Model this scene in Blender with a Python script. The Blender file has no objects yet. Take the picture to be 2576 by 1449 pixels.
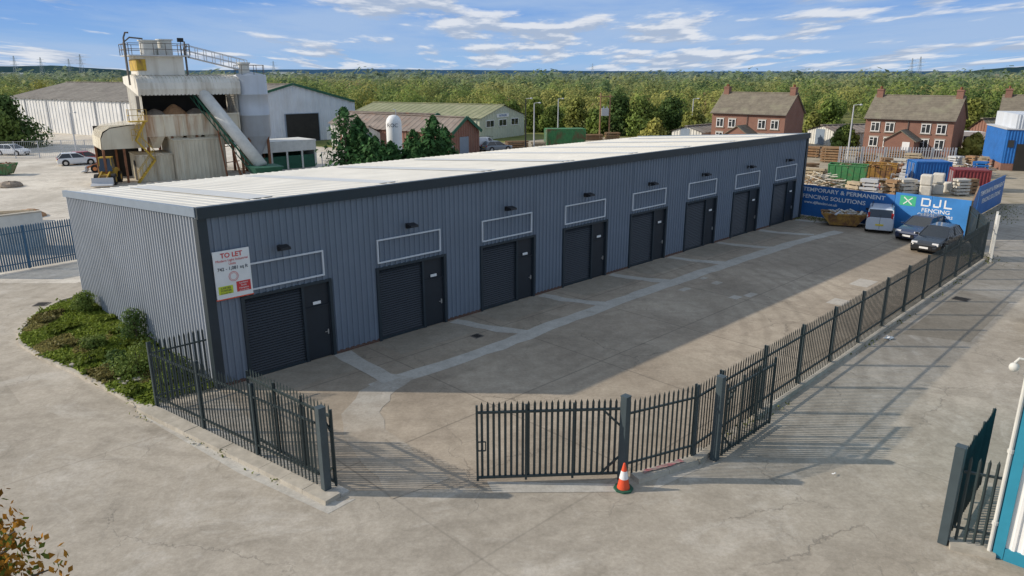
import bpy, math, random
import numpy as np
from mathutils import Vector, Matrix
R=math.radians
rnd=random.Random(7); nr=np.random.default_rng(5)
sc=bpy.context.scene; COL=sc.collection
# ---------------------------------------------------------------- camera model
H=10.5; F=1820.0; PITCH=R(16.42); cp,sp=math.cos(PITCH),math.sin(PITCH)
def ray(px,py):
    u=(px-1288)/F; v=(py-724.5)/F
    return Vector((u,cp-v*sp,-(v*cp+sp)))
def G(px,py,z=0.0):
    r=ray(px,py); t=(z-H)/r.z
    return Vector((r.x*t,r.y*t,z))
def PY(px,py,Y):
    r=ray(px,py); t=Y/r.y
    return Vector((r.x*t,r.y*t,H+r.z*t))
cam=bpy.data.cameras.new('camera'); co=bpy.data.objects.new('camera',cam); COL.objects.link(co)
co.location=(0,0,H); co.rotation_euler=(R(90)-PITCH,0,0); cam.sensor_width=36; cam.lens=36*F/2576
cam.clip_start=0.1; cam.clip_end=20000; sc.camera=co
sc.view_settings.view_transform='Standard'; sc.view_settings.look='None'; sc.view_settings.exposure=0
# ---------------------------------------------------------------- materials
class NT:
    def __init__(s,name):
        s.m=bpy.data.materials.new(name); s.m.use_nodes=True; s.t=s.m.node_tree; s.b=s.t.nodes['Principled BSDF']
        s.pos=s.t.nodes.new('ShaderNodeNewGeometry').outputs['Position']
    def node(s,typ,**k):
        n=s.t.nodes.new(typ)
        for a,b in k.items(): setattr(n,a,b)
        return n
    def put(s,sock,v):
        if isinstance(v,bpy.types.NodeSocket): s.t.links.new(v,sock)
        elif isinstance(v,(tuple,list)) and len(v)==3 and sock.type=='RGBA': sock.default_value=(*v,1)
        else: sock.default_value=v
    def noise(s,scale,detail=5,rough=.55,dist=0,vec=None):
        n=s.node('ShaderNodeTexNoise'); s.put(n.inputs['Vector'],vec or s.pos)
        n.inputs['Scale'].default_value=scale; n.inputs['Detail'].default_value=detail
        n.inputs['Roughness'].default_value=rough; n.inputs['Distortion'].default_value=dist
        return n.outputs['Fac']
    def rng(s,x,a,b,c=0.,d=1.):
        n=s.node('ShaderNodeMapRange'); s.put(n.inputs[0],x)
        for i,q in enumerate((a,b,c,d)): n.inputs[1+i].default_value=q
        return n.outputs[0]
    def mix(s,f,a,b,mode='MIX'):
        n=s.node('ShaderNodeMix',data_type='RGBA',blend_type=mode)
        s.put(n.inputs[0],f); s.put(n.inputs[6],a); s.put(n.inputs[7],b); return n.outputs[2]
    def math(s,op,a,b=0.):
        n=s.node('ShaderNodeMath',operation=op); s.put(n.inputs[0],a); s.put(n.inputs[1],b); return n.outputs[0]
    def vmul(s,v):
        n=s.node('ShaderNodeVectorMath',operation='MULTIPLY'); s.put(n.inputs[0],s.pos); n.inputs[1].default_value=v; return n.outputs[0]
    def rot(s,ang,scale=(1,1,1)):
        n=s.node('ShaderNodeMapping'); s.put(n.inputs[0],s.pos); n.inputs['Rotation'].default_value=(0,0,ang); n.inputs['Scale'].default_value=scale; return n.outputs[0]
    def bump(s,h,st=.3,d=.02):
        n=s.node('ShaderNodeBump'); s.put(n.inputs['Height'],h); n.inputs['Strength'].default_value=st; n.inputs['Distance'].default_value=d
        s.t.links.new(n.outputs[0],s.b.inputs['Normal'])
    def out(s,c,rough=.7,metal=0.,spec=.4):
        s.put(s.b.inputs['Base Color'],c); s.put(s.b.inputs['Roughness'],rough); s.b.inputs['Metallic'].default_value=metal
        s.b.inputs['Specular IOR Level'].default_value=spec; return s.m
def mk(name,c,var=.18,scale=3.,rough=.6,metal=0.,spec=.4,c2=None,f2=(.5,.7),s2=.6,bump=0.):
    n=NT(name); a=n.noise(scale,6,.65)
    lo=tuple(x*(1-var) for x in c); hi=tuple(min(1,x*(1+var)) for x in c)
    k=n.mix(n.rng(a,.3,.7),lo,hi)
    if c2: k=n.mix(n.rng(n.noise(s2,7,.65,.4),f2[0],f2[1]),k,c2)
    if bump: n.bump(a,bump,.03)
    return n.out(k,rough,metal,spec)
def stained(name,c,c2,amt=.8,rough=.7,thr=(.48,.75),sc_=.9):
    n=NT(name); st=n.noise(1,6,.6,.3,n.vmul((sc_,sc_,sc_*.12)))
    k=n.mix(n.rng(n.noise(.5,4),.3,.7),tuple(x*.85 for x in c),c)
    k=n.mix(n.math('MULTIPLY',n.rng(st,*thr),amt),k,c2)
    return n.out(k,rough)
GA=math.atan2(.6985,.7156)
def sepy(n):
    s=n.node('ShaderNodeSeparateXYZ'); n.put(s.inputs[0],n.pos); return s.outputs[1]
def concrete(name,c1,c2,c3,crack=.7,joint=0.,light=None,streak=.25,jp=2.79,fade=None):
    n=NT(name)
    k=n.mix(n.rng(n.noise(.13,9,.65,.3),.37,.63),c1,c2)
    if fade: k=n.mix(n.math('MAXIMUM',n.rng(n.math('ADD',sepy(n),n.math('MULTIPLY',n.noise(1.3,5),1.6)),fade[0],fade[1]),n.rng(n.noise(.8,7,.7,.5),.54,.68,0,.75)),k,fade[2])
    if joint: # slabs of slightly different age
        mpv=n.node('ShaderNodeVectorMath',operation='MULTIPLY_ADD'); n.put(mpv.inputs[0],n.rot(-GA)); mpv.inputs[1].default_value=(1/(2*jp),1/(2*jp),0); mpv.inputs[2].default_value=(50.5+1.9/(2*jp),50.5+.7/(2*jp),0)
        fl=n.node('ShaderNodeVectorMath',operation='FLOOR'); n.put(fl.inputs[0],mpv.outputs[0]); wn_=n.node('ShaderNodeTexWhiteNoise'); n.put(wn_.inputs['Vector'],fl.outputs[0])
        k=n.mix(1.,k,n.mix(wn_.outputs['Value'],(.90,.895,.88),(1.08,1.07,1.06)),'MULTIPLY')
    k=n.mix(n.math('MULTIPLY',n.rng(n.noise(.42,8,.72,.8),.48,.66),.6),k,c3)
    k=n.mix(n.math('MULTIPLY',n.rng(n.noise(.075,5,.6,1.),.5,.6),.4),k,c3)
    if light: k=n.mix(n.math('MULTIPLY',n.rng(n.noise(.33,9,.72,1.2,n.rot(.5,(1,1,1))),.52,.66),.65),k,light)
    sv=n.noise(.5,5,.6,.2,n.rot(-GA,(.22,2.2,1)))
    k=n.mix(n.math('MULTIPLY',n.rng(sv,.5,.75),streak),k,c3)
    wv=n.node('ShaderNodeTexWave',wave_type='RINGS',rings_direction='Z'); mp0=n.node('ShaderNodeMapping'); n.put(mp0.inputs[0],n.pos); mp0.inputs['Location'].default_value=(6,-34,0); n.put(wv.inputs[0],mp0.outputs[0])
    wv.inputs['Scale'].default_value=.35; wv.inputs['Distortion'].default_value=2.2; wv.inputs['Detail'].default_value=3; wv.inputs['Detail Scale'].default_value=.6
    k=n.mix(n.math('MULTIPLY',n.rng(wv.outputs['Fac'],.55,.95),n.rng(n.noise(.11,4),.43,.6,0.,.34)),k,c3)
    fine=n.noise(9,7,.8); med=n.noise(2.1,7,.75)
    k=n.mix(1.,k,n.mix(n.rng(fine,.3,.7),(.80,.80,.80),(1.14,1.14,1.14)),'MULTIPLY')
    k=n.mix(1.,k,n.mix(n.rng(med,.3,.7),(.84,.83,.81),(1.11,1.11,1.11)),'MULTIPLY')
    def crk(scale,w0,w1,amp,ms,mt):
        d=n.node('ShaderNodeTexNoise'); d.inputs['Scale'].default_value=1.3; d.inputs['Detail'].default_value=6; d.inputs['Roughness'].default_value=.65; n.put(d.inputs['Vector'],n.pos)
        ad=n.node('ShaderNodeVectorMath',operation='MULTIPLY_ADD'); n.put(ad.inputs[0],d.outputs['Color']); ad.inputs[1].default_value=(amp,amp,0); n.put(ad.inputs[2],n.pos)
        vo=n.node('ShaderNodeTexVoronoi',feature='DISTANCE_TO_EDGE'); n.put(vo.inputs['Vector'],ad.outputs[0]); vo.inputs['Scale'].default_value=scale
        return n.math('MULTIPLY',n.rng(vo.outputs['Distance'],w0,w1,1.,0.),n.rng(n.noise(ms,4),mt,mt+.12,0.,crack))
    ck=n.math('MAXIMUM',crk(.17,.0005,.0045,1.3,.21,.47),n.math('MULTIPLY',crk(.75,.002,.017,.7,.35,.52),.55))
    k=n.mix(ck,k,tuple(x*.42 for x in c1))
    if joint:
        mp=n.node('ShaderNodeSeparateXYZ'); n.put(mp.inputs[0],n.rot(-GA))
        for ax,off in ((0,1.9),(1,.7)):
            q=n.math('PINGPONG',n.math('ADD',mp.outputs[ax],off+100*5.58),jp)
            jl=n.rng(q,.010,.045,joint,0.)
            k=n.mix(jl,k,tuple(x*.42 for x in c1))
    n.bump(n.math('ADD',fine,n.math('MULTIPLY',ck,-2.)),.4,.015)
    return n.out(k,.88,0,.25)
M={}
M['road']=concrete('road_concrete',(.375,.335,.275),(.475,.43,.36),(.26,.23,.185),.6,.3,(.54,.50,.435),.25,5.58)
M['yard']=concrete('yard_concrete',(.345,.29,.225),(.44,.38,.30),(.235,.195,.15),.65,.6)
M['strip']=concrete('new_concrete',(.46,.435,.385),(.53,.51,.46),(.36,.335,.29),.3,0,None,.15)
M['stripfade']=concrete('worn_concrete',(.38,.325,.255),(.43,.375,.30),(.28,.24,.19),.4,0,None,.15,fade=(20.6,23.2,(.46,.435,.385)))
M['patch']=concrete('patch_concrete',(.315,.275,.215),(.375,.33,.265),(.23,.20,.155),.6)
M['patch2']=concrete('patch_light',(.45,.415,.355),(.52,.48,.42),(.36,.32,.27),.3)
M['pyard']=concrete('plant_yard',(.58,.53,.45),(.72,.67,.58),(.38,.34,.28),.5)
M['kerb']=mk('kerb_concrete',(.44,.40,.33),.2,2.5,.9,c2=(.31,.28,.22),bump=.3)
M['spray']=mk('spray_paint',(.50,.16,.17),.3,5,.9,c2=(.42,.34,.29),f2=(.4,.6),s2=3)
M['dirt']=mk('dirt',(.35,.30,.22),.25,.5,.95,c2=(.20,.17,.10))
def field():
    n=NT('field'); k=n.mix(n.rng(n.noise(.02,6),.35,.65),(.15,.18,.05),(.24,.23,.09))
    k=n.mix(n.rng(n.noise(.3,5),.5,.7),k,(.10,.13,.04)); return n.out(k,.95,0,.1)
M['field']=field()
M['clad']=mk('grey_cladding_shaded',(.165,.20,.25),.06,.7,.4,spec=.5)  # same cladding as the near end wall, front wall's shade darkened into the colour
M['clad_sunlit']=stained('sunlit_end_cladding',(.36,.39,.43),(.28,.30,.32),.4,.4)  # same cladding again, sunlight on the near end wall lightened into the colour
M['trim']=mk('anthracite_trim',(.028,.040,.050),.08,2,.4)
M['trim_light']=mk('verge_trim',(.20,.25,.31),.08,2,.4)  # pale bluish tone paints skylight onto the verge
M['roof']=stained('roof_sheet',(.66,.64,.575),(.56,.54,.475),.5,.55,(.45,.8),.5)
M['rooflight']=mk('rooflight',(.61,.61,.58),.04,1,.4)
M['door']=mk('anthracite_door',(.022,.028,.036),.1,2,.42)
M['frame']=mk('frame_grey',(.50,.51,.52),.05,2,.4)
M['signframe']=mk('sign_frame_white',(.66,.68,.70),.05,2,.4)
M['steel']=mk('bright_steel',(.6,.6,.6),.05,5,.3,.8)
M['fence']=mk('green_black_fence',(.030,.045,.046),.15,3,.45)
M['fpost']=mk('grey_fence_post',(.055,.075,.083),.12,3,.45)
M['oldfence']=mk('weathered_fence',(.08,.15,.22),.2,2,.7)
M['bluepost']=mk('blue_post',(.05,.17,.33),.2,2,.6)
M['white']=mk('white_paint',(.78,.78,.76),.05,2,.5)
M['offwhite']=mk('off_white',(.62,.61,.56),.12,1.5,.7)
M['black']=mk('black',(.015,.015,.017),.1,3,.5)
M['dark']=mk('dark_interior',(.03,.028,.025),.2,1,.9)
M['red']=mk('red',(.62,.05,.05),.05,3,.5)
M['lime']=mk('lime',(.55,.62,.04),.05,3,.5)
M['ink']=mk('ink',(.05,.06,.08),.05,3,.6)
M['orange']=mk('cone_orange',(.75,.09,.03),.08,6,.5)
M['green']=mk('green_paint',(.06,.22,.08),.2,1.5,.6,c2=(.16,.10,.05),f2=(.5,.66))
M['dgreen']=mk('dark_green',(.02,.10,.06),.2,2,.6)
M['blue']=mk('hoarding_blue',(.022,.13,.37),.14,.8,.6)
M['blue2']=mk('bright_blue',(.02,.14,.42),.15,1,.5)
M['blue3']=mk('light_panel_blue',(.04,.21,.52),.12,1,.55)
M['teal']=mk('teal',(.03,.25,.36),.1,1.5,.5)
M['maroon']=mk('maroon',(.20,.035,.04),.2,1.5,.6)
M['yellow']=mk('yellow',(.50,.33,.04),.2,2,.6,c2=(.22,.13,.05),f2=(.5,.65))
M['rustyellow']=mk('rusty_yellow',(.36,.20,.045),.25,2,.7,c2=(.17,.085,.04),f2=(.44,.58),s2=1.5)
M['rust']=mk('rust',(.23,.10,.05),.3,2,.85)
M['iron']=mk('cast_iron',(.14,.125,.11),.25,6,.8)
M['plant']=stained('plant_sheet',(.66,.61,.48),(.30,.22,.13),.8,.7)
M['plantw']=stained('plant_white',(.76,.73,.65),(.34,.28,.2),.75,.7)
M['hopper']=stained('hopper_rust',(.78,.70,.54),(.36,.17,.07),.9,.8,(.46,.64))
M['silo']=stained('silo_grey',(.54,.57,.61),(.38,.37,.35),.5,.5)
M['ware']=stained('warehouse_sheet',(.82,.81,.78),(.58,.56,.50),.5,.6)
M['waregrey']=stained('warehouse_shaded_end',(.62,.66,.71),(.48,.48,.48),.5,.6)  # white sheeting toned bluish grey, the gable's shade is in the colour
M['wroof']=mk('weathered_roof',(.20,.18,.155),.25,.4,.9,c2=(.28,.26,.22))
M['oroof']=mk('olive_roof',(.25,.26,.15),.15,.3,.9,c2=(.32,.31,.20))
M['rroof']=mk('rusty_asbestos',(.24,.20,.17),.3,.5,.9,c2=(.28,.15,.10),f2=(.58,.72))
M['cream']=mk('cream_wall',(.50,.52,.41),.1,.5,.8)
M['sand']=mk('sand',(.40,.22,.11),.2,3,.95,bump=.5)
M['gravel']=mk('gravel',(.27,.22,.17),.3,4,.95,bump=.5)
M['timber']=mk('timber',(.28,.165,.085),.35,4,.85,c2=(.34,.24,.14))
M['timber2']=mk('pale_timber',(.42,.34,.23),.3,4,.85,c2=(.30,.26,.20))
M['bag']=mk('bulk_bag',(.58,.55,.48),.14,4,.9,bump=.6)
M['tyre']=mk('tyre',(.02,.02,.02),.2,8,.85)
M['glass']=mk('dark_glass',(.025,.03,.035),.1,2,.08,spec=.8)
M['lamp']=mk('lamp_lens',(.75,.75,.75),.05,3,.15)
M['redlamp']=mk('red_lens',(.45,.02,.02),.05,3,.2)
M['plate_y']=mk('yellow_plate',(.75,.6,.05),.03,3,.5)
M['bark']=mk('bark',(.11,.085,.06),.3,6,.95,bump=.6)
M['stone']=mk('rubble_stone',(.42,.38,.31),.25,5,.95,bump=.5)
M['sill']=mk('stone_sill',(.34,.30,.25),.15,3,.9)
M['grassbase']=mk('grass_base',(.13,.17,.03),.4,2,.95,c2=(.22,.19,.09))
def paint(name,c):
    m=mk(name,c,.04,2,.25,spec=.6); b=m.node_tree.nodes['Principled BSDF']; b.inputs['Coat Weight'].default_value=.6; b.inputs['Coat Roughness'].default_value=.08; return m
M['p_white']=paint('car_white',(.72,.73,.74)); M['p_silver']=paint('car_silver',(.60,.65,.71)); M['p_navy']=paint('car_navy',(.015,.03,.08))
M['p_black']=paint('car_black',(.012,.015,.02)); M['p_red']=paint('car_red',(.4,.03,.03)); M['p_grey']=paint('car_grey',(.2,.22,.24)); M['p_orange']=paint('machine_orange',(.6,.18,.03))
def brick(name,a,b,mort,ang=GA):
    n=NT(name)
    s=n.node('ShaderNodeSeparateXYZ'); n.put(s.inputs[0],n.rot(-ang))
    c=n.node('ShaderNodeCombineXYZ'); n.put(c.inputs[0],n.math('ADD',s.outputs[0],s.outputs[1])); n.put(c.inputs[1],s.outputs[2])
    t=n.node('ShaderNodeTexBrick'); n.put(t.inputs['Vector'],c.outputs[0]); t.inputs['Scale'].default_value=1
    t.inputs['Brick Width'].default_value=.225; t.inputs['Row Height'].default_value=.075; t.inputs['Mortar Size'].default_value=.01
    for i,q in zip(('Color1','Color2','Mortar'),(a,b,mort)): t.inputs[i].default_value=(*q,1)
    k=n.mix(n.rng(n.noise(.8,5),.35,.65,0,.35),t.outputs['Color'],tuple(x*.6 for x in a))
    return n.out(k,.9)
M['brick']=brick('red_brick',(.29,.125,.085),(.24,.105,.075),(.25,.20,.16))
M['brickd']=brick('plinth_brick',(.15,.07,.05),(.12,.06,.045),(.15,.13,.11))
def tiles():
    n=NT('roof_tiles'); s=n.node('ShaderNodeSeparateXYZ'); n.put(s.inputs[0],n.pos)
    w=n.math('PINGPONG',n.math('MULTIPLY',s.outputs[2],1.),.11)
    k=n.mix(n.rng(n.noise(1.3,7,.7),.35,.65),(.145,.125,.095),(.23,.20,.15)); k=n.mix(n.rng(w,.0,.035,.35,0.),k,(.06,.05,.04))
    k=n.mix(n.rng(n.noise(.6,5),.52,.7,0,.6),k,(.25,.24,.16)); n.bump(w,.5,.05); return n.out(k,.9)
M['tiles']=tiles()
def leafmat(name,tl):
    m=bpy.data.materials.new(name); m.use_nodes=True; t=m.node_tree; b=t.nodes['Principled BSDF']
    a=t.nodes.new('ShaderNodeAttribute'); a.attribute_name='Col'; t.links.new(a.outputs['Color'],b.inputs['Base Color'])
    b.inputs['Roughness'].default_value=.65; b.inputs['Specular IOR Level'].default_value=.12
    tr=t.nodes.new('ShaderNodeBsdfTranslucent'); t.links.new(a.outputs['Color'],tr.inputs['Color'])
    mx=t.nodes.new('ShaderNodeMixShader'); mx.inputs[0].default_value=tl
    t.links.new(b.outputs[0],mx.inputs[1]); t.links.new(tr.outputs[0],mx.inputs[2]); t.links.new(mx.outputs[0],t.nodes['Material Output'].inputs[0])
    return m
M['leaf']=leafmat('leaves',.3); M['leafw']=leafmat('woodland_leaves',.42)
# ---------------------------------------------------------------- mesh helpers
def rootmat(p):
    while p.parent: p=p.parent
    return Matrix.Translation(p.location)@Matrix.Rotation(p.rotation_euler.z,4,'Z')
class MB:
    def __init__(s): s.v=[]; s.f=[]; s.m=[]
    def add(s,vs,fs,m=0):
        b=len(s.v); s.v+=[tuple(q) for q in vs]; s.f+=[tuple(b+i for i in f) for f in fs]; s.m+=[m]*len(fs)
    def hexa(s,p,m=0): s.add(p,[(0,3,2,1),(4,5,6,7),(0,1,5,4),(1,2,6,5),(2,3,7,6),(3,0,4,7)],m)
    def box(s,c,d,rz=0,m=0):
        ca,sa=math.cos(rz),math.sin(rz); p=[]
        for z in (-.5,.5):
            for x,y in ((-.5,-.5),(.5,-.5),(.5,.5),(-.5,.5)):
                X,Y=x*d[0],y*d[1]; p.append((c[0]+X*ca-Y*sa,c[1]+X*sa+Y*ca,c[2]+z*d[2]))
        s.hexa(p,m)
    def b2(s,x0,x1,y0,y1,z0,z1,m=0): s.box(((x0+x1)/2,(y0+y1)/2,(z0+z1)/2),(abs(x1-x0),abs(y1-y0),abs(z1-z0)),0,m)
    def beam(s,p,q,w,h=None,m=0):
        p,q=Vector(p),Vector(q); h=h or w; a=(q-p)
        if a.length<1e-6: return
        a.normalize(); up=Vector((0,0,1)) if abs(a.z)<.95 else Vector((0,1,0))
        r=a.cross(up).normalized(); u=r.cross(a)
        s.hexa([p-r*w/2-u*h/2,p+r*w/2-u*h/2,p+r*w/2+u*h/2,p-r*w/2+u*h/2,q-r*w/2-u*h/2,q+r*w/2-u*h/2,q+r*w/2+u*h/2,q-r*w/2+u*h/2],m)
    def tube(s,pts,r,n=8,m=0,r2=None):
        pts=[Vector(p) for p in pts]; b=len(s.v); k=len(pts)
        for i,p in enumerate(pts):
            a=(pts[min(i+1,k-1)]-pts[max(i-1,0)]).normalized(); up=Vector((0,0,1)) if abs(a.z)<.9 else Vector((0,1,0))
            x=a.cross(up).normalized(); y=x.cross(a); rr=r if r2 is None else r+(r2-r)*i/(k-1)
            for j in range(n):
                t=2*math.pi*j/n; s.v.append(tuple(p+x*math.cos(t)*rr+y*math.sin(t)*rr))
        for i in range(k-1):
            for j in range(n):
                s.f.append((b+i*n+j,b+i*n+(j+1)%n,b+(i+1)*n+(j+1)%n,b+(i+1)*n+j)); s.m.append(m)
        s.f.append(tuple(b+j for j in range(n))[::-1]); s.f.append(tuple(b+(k-1)*n+j for j in range(n))); s.m+=[m,m]
    def cyl(s,c,r,h,n=20,r2=None,m=0): s.tube([c,(c[0],c[1],c[2]+h)],r,n,m,r2)
    def lathe(s,c,prof,n=24,m=0):
        b=len(s.v); k=len(prof)
        for r,z in prof:
            for j in range(n):
                t=2*math.pi*j/n; s.v.append((c[0]+r*math.cos(t),c[1]+r*math.sin(t),c[2]+z))
        for i in range(k-1):
            for j in range(n): s.f.append((b+i*n+j,b+i*n+(j+1)%n,b+(i+1)*n+(j+1)%n,b+(i+1)*n+j)); s.m.append(m)
    def poly(s,pts,m=0): s.add(pts,[tuple(range(len(pts)))],m)
    def prism(s,pts,z0,z1,m=0):
        n=len(pts); s.add([(p[0],p[1],z0) for p in pts]+[(p[0],p[1],z1) for p in pts],[tuple(range(n))[::-1],tuple(range(n,2*n))]+[(i,(i+1)%n,n+(i+1)%n,n+i) for i in range(n)],m)
    def ext(s,pts,y0,y1,m=0):
        n=len(pts); s.add([(p[0],y0,p[1]) for p in pts]+[(p[0],y1,p[1]) for p in pts],[tuple(range(n)),tuple(range(n,2*n))[::-1]]+[(i,n+i,n+(i+1)%n,(i+1)%n) for i in range(n)],m)
    def corr(s,p,q,z0,ztop,pitch=.3,dep=.035,m=0,sine=False):
        p=Vector((p[0],p[1])); q=Vector((q[0],q[1])); L=(q-p).length; a=(q-p)/L; nn=Vector((a.y,-a.x)); st=[]
        zt=ztop if callable(ztop) else (lambda f:ztop); zb=z0 if callable(z0) else (lambda f:z0)
        prof=[(0,0),(.5,0),(.6,1),(.9,1)] if not sine else [(0,0),(.25,.5),(.5,1),(.75,.5)]
        k=0
        while k*pitch<L:
            for f,o in prof:
                x=(k+f)*pitch
                if x<L: st.append((x,o*dep))
            k+=1
        st.append((L,0)); b=len(s.v)
        for x,o in st:
            P=p+a*x+nn*o; s.v.append((P.x,P.y,zb(x/L))); s.v.append((P.x,P.y,zt(x/L)))
        for i in range(len(st)-1): s.f.append((b+2*i,b+2*i+2,b+2*i+3,b+2*i+1)); s.m.append(m)
    def sphere(s,c,r,n=10,m=0,sz=1.,jit=0.):
        b=len(s.v); k=n//2+1
        for i in range(k):
            ph=math.pi*i/(k-1)
            for j in range(n):
                t=2*math.pi*j/n; q=r*(1+rnd.uniform(-jit,jit)); s.v.append((c[0]+q*math.sin(ph)*math.cos(t),c[1]+q*math.sin(ph)*math.sin(t),c[2]+q*math.cos(ph)*sz))
        for i in range(k-1):
            for j in range(n): s.f.append((b+i*n+j,b+(i+1)*n+j,b+(i+1)*n+(j+1)%n,b+i*n+(j+1)%n)); s.m.append(m)
    def build(s,name,mats,par=None,world=False,smooth=False,bevel=0):
        me=bpy.data.meshes.new(name); vs=s.v
        if world and par:
            Mi=rootmat(par).inverted(); vs=[tuple(Mi@Vector(v)) for v in vs]
        me.from_pydata(vs,[],s.f)
        if not isinstance(mats,(list,tuple)): mats=[mats]
        for q in mats: me.materials.append(M[q] if isinstance(q,str) else q)
        me.polygons.foreach_set('material_index',s.m)
        if smooth: me.polygons.foreach_set('use_smooth',[True]*len(s.f))
        me.update(); o=bpy.data.objects.new(name,me); COL.objects.link(o)
        if par: o.parent=par
        if bevel:
            b=o.modifiers.new('bevel','BEVEL'); b.width=bevel; b.segments=2; b.limit_method='ANGLE'
        return o
def thing(name,label,cat,loc=(0,0,0),rz=0,group=None):
    o=bpy.data.objects.new(name,None); COL.objects.link(o); o.location=(loc[0],loc[1],loc[2] if len(loc)>2 else 0); o.rotation_euler=(0,0,rz)
    o.empty_display_size=.2; o['label']=label; o['category']=cat
    if group: o['group']=group
    return o
def tag(o,label,cat,group=None):
    o['label']=label; o['category']=cat
    if group: o['group']=group
    return o
def struct(o): o['kind']='structure'; return o
def text(s,size,mat,par,c,xd,up,name='lettering',sx=1.,align='CENTER',bold=0.):
    cu=bpy.data.curves.new('t','FONT'); cu.body=s; cu.size=size; cu.align_x=align; cu.align_y='CENTER'; cu.extrude=.002; cu.offset=bold; cu.resolution_u=3
    o=bpy.data.objects.new('t',cu); COL.objects.link(o); dg=bpy.context.evaluated_depsgraph_get(); dg.update()
    me=bpy.data.meshes.new_from_object(o.evaluated_get(dg)); bpy.data.objects.remove(o)
    xd=Vector(xd).normalized(); up=Vector(up).normalized(); nn=xd.cross(up)
    Mx=Matrix((( xd.x*sx,up.x,nn.x,c[0]),(xd.y*sx,up.y,nn.y,c[1]),(xd.z*sx,up.z,nn.z,c[2]),(0,0,0,1)))
    me.transform(rootmat(par).inverted()@Mx); me.materials.clear(); me.materials.append(M[mat]); me.name=name
    q=bpy.data.objects.new(name,me); COL.objects.link(q); q.parent=par; return q
def V2(a): return Vector((a[0],a[1]))
# ---------------------------------------------------------------- world and sun
EL=R(27.5); SAZ=math.atan2(-.03,1.0)
w=bpy.data.worlds.new('World'); sc.world=w; w.use_nodes=True; T=w.node_tree; T.nodes.clear()
def wn(t,**k):
    n=T.nodes.new(t)
    for a,b in k.items(): setattr(n,a,b)
    return n
def wm(op,a,b=0.,c=None):
    n=wn('ShaderNodeMath',operation=op)
    for i,q in enumerate((a,b) if c is None else (a,b,c)):
        if isinstance(q,bpy.types.NodeSocket): T.links.new(q,n.inputs[i])
        else: n.inputs[i].default_value=q
    return n.outputs[0]
def wmix(f,a,b,mode='MIX'):
    n=wn('ShaderNodeMix',data_type='RGBA',blend_type=mode)
    for i,q in ((0,f),(6,a),(7,b)):
        if isinstance(q,bpy.types.NodeSocket): T.links.new(q,n.inputs[i])
        elif i==0: n.inputs[0].default_value=q
        else: n.inputs[i].default_value=(*q,1)
    return n.outputs[2]
def wr(x,a,b,c=0.,d=1.,smooth=True):
    n=wn('ShaderNodeMapRange'); T.links.new(x,n.inputs[0])
    if smooth: n.interpolation_type='SMOOTHSTEP'
    for i,q in enumerate((a,b,c,d)): n.inputs[1+i].default_value=q
    return n.outputs[0]
sky=wn('ShaderNodeTexSky'); sky.sky_type='NISHITA'; sky.sun_disc=False; sky.sun_elevation=EL; sky.sun_rotation=R(-88); sky.air_density=1.0; sky.dust_density=.6; sky.ozone_density=1.5
skyb=wmix(1.,sky.outputs[0],(1.5,1.38,1.22),'MULTIPLY')
tc=wn('ShaderNodeTexCoord'); sx=wn('ShaderNodeSeparateXYZ'); T.links.new(tc.outputs['Generated'],sx.inputs[0])
X,Y,Z=sx.outputs; zc=wm('MAXIMUM',Z,0.); ww=wm('DIVIDE',1.,wm('ADD',zc,.075))
lg=wm('LOGARITHM',wm('ADD',zc,.075),2.718)
def cvec(a,b,off,dz=0.):
    c=wn('ShaderNodeCombineXYZ'); T.links.new(wm('MULTIPLY',wm('MULTIPLY',X,ww),a),c.inputs[0]); T.links.new(wm('MULTIPLY_ADD',lg,b,dz),c.inputs[1]); c.inputs[2].default_value=off; return c.outputs[0]
def wnoise(v,s,d,r,di=0.):
    n=wn('ShaderNodeTexNoise'); T.links.new(v,n.inputs['Vector']); n.inputs['Scale'].default_value=s; n.inputs['Detail'].default_value=d; n.inputs['Roughness'].default_value=r; n.inputs['Distortion'].default_value=di; return n.outputs['Fac']
puff=wnoise(cvec(1.15,4.6,3.1),1.25,10,.55,0.)
puff_up=wnoise(cvec(1.15,4.6,3.1,.18),1.25,6,.5,0.)
cover=wnoise(cvec(.3,1.3,9.),.9,3,.5)
wis=wnoise(cvec(.4,2.4,5.5),1.0,9,.6,.2)
dens=wm('ADD',puff,wm('MULTIPLY',wm('SUBTRACT',cover,.5),.8))
mask=wr(dens,.455,.565); mask2=wm('MULTIPLY',wr(wis,.34,.62),.8)
lit=wr(wm('SUBTRACT',puff,puff_up),-.05,.08)
blue=wmix(wr(Z,0.,.10),(3.2,5.1,7.8),(1.5,3.4,7.4))
base=wmix(wr(Z,.12,.45),blue,skyb)
col=wmix(mask2,base,(3.9,5.3,7.6))
cc=wmix(lit,(4.1,4.9,6.3),(8.0,8.2,8.6))
col=wmix(wm('MULTIPLY',mask,.85),col,cc)
col=wmix(wr(Z,-.004,.014,.7,0.),col,(2.9,4.7,7.3))
bg=wn('ShaderNodeBackground'); T.links.new(col,bg.inputs[0]); bg.inputs[1].default_value=.1
ow=wn('ShaderNodeOutputWorld'); T.links.new(bg.outputs[0],ow.inputs[0])
ld=bpy.data.lights.new('sun','SUN'); ld.energy=4.2; ld.angle=R(.6); ld.color=(1,.90,.77)
lo=bpy.data.objects.new('sun',ld); COL.objects.link(lo); lo.location=(-50,5,40)
Ldir=Vector((math.cos(SAZ)*math.cos(EL),math.sin(SAZ)*math.cos(EL),-math.sin(EL)))
lo.rotation_euler=Ldir.to_track_quat('-Z','Y').to_euler()
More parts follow.
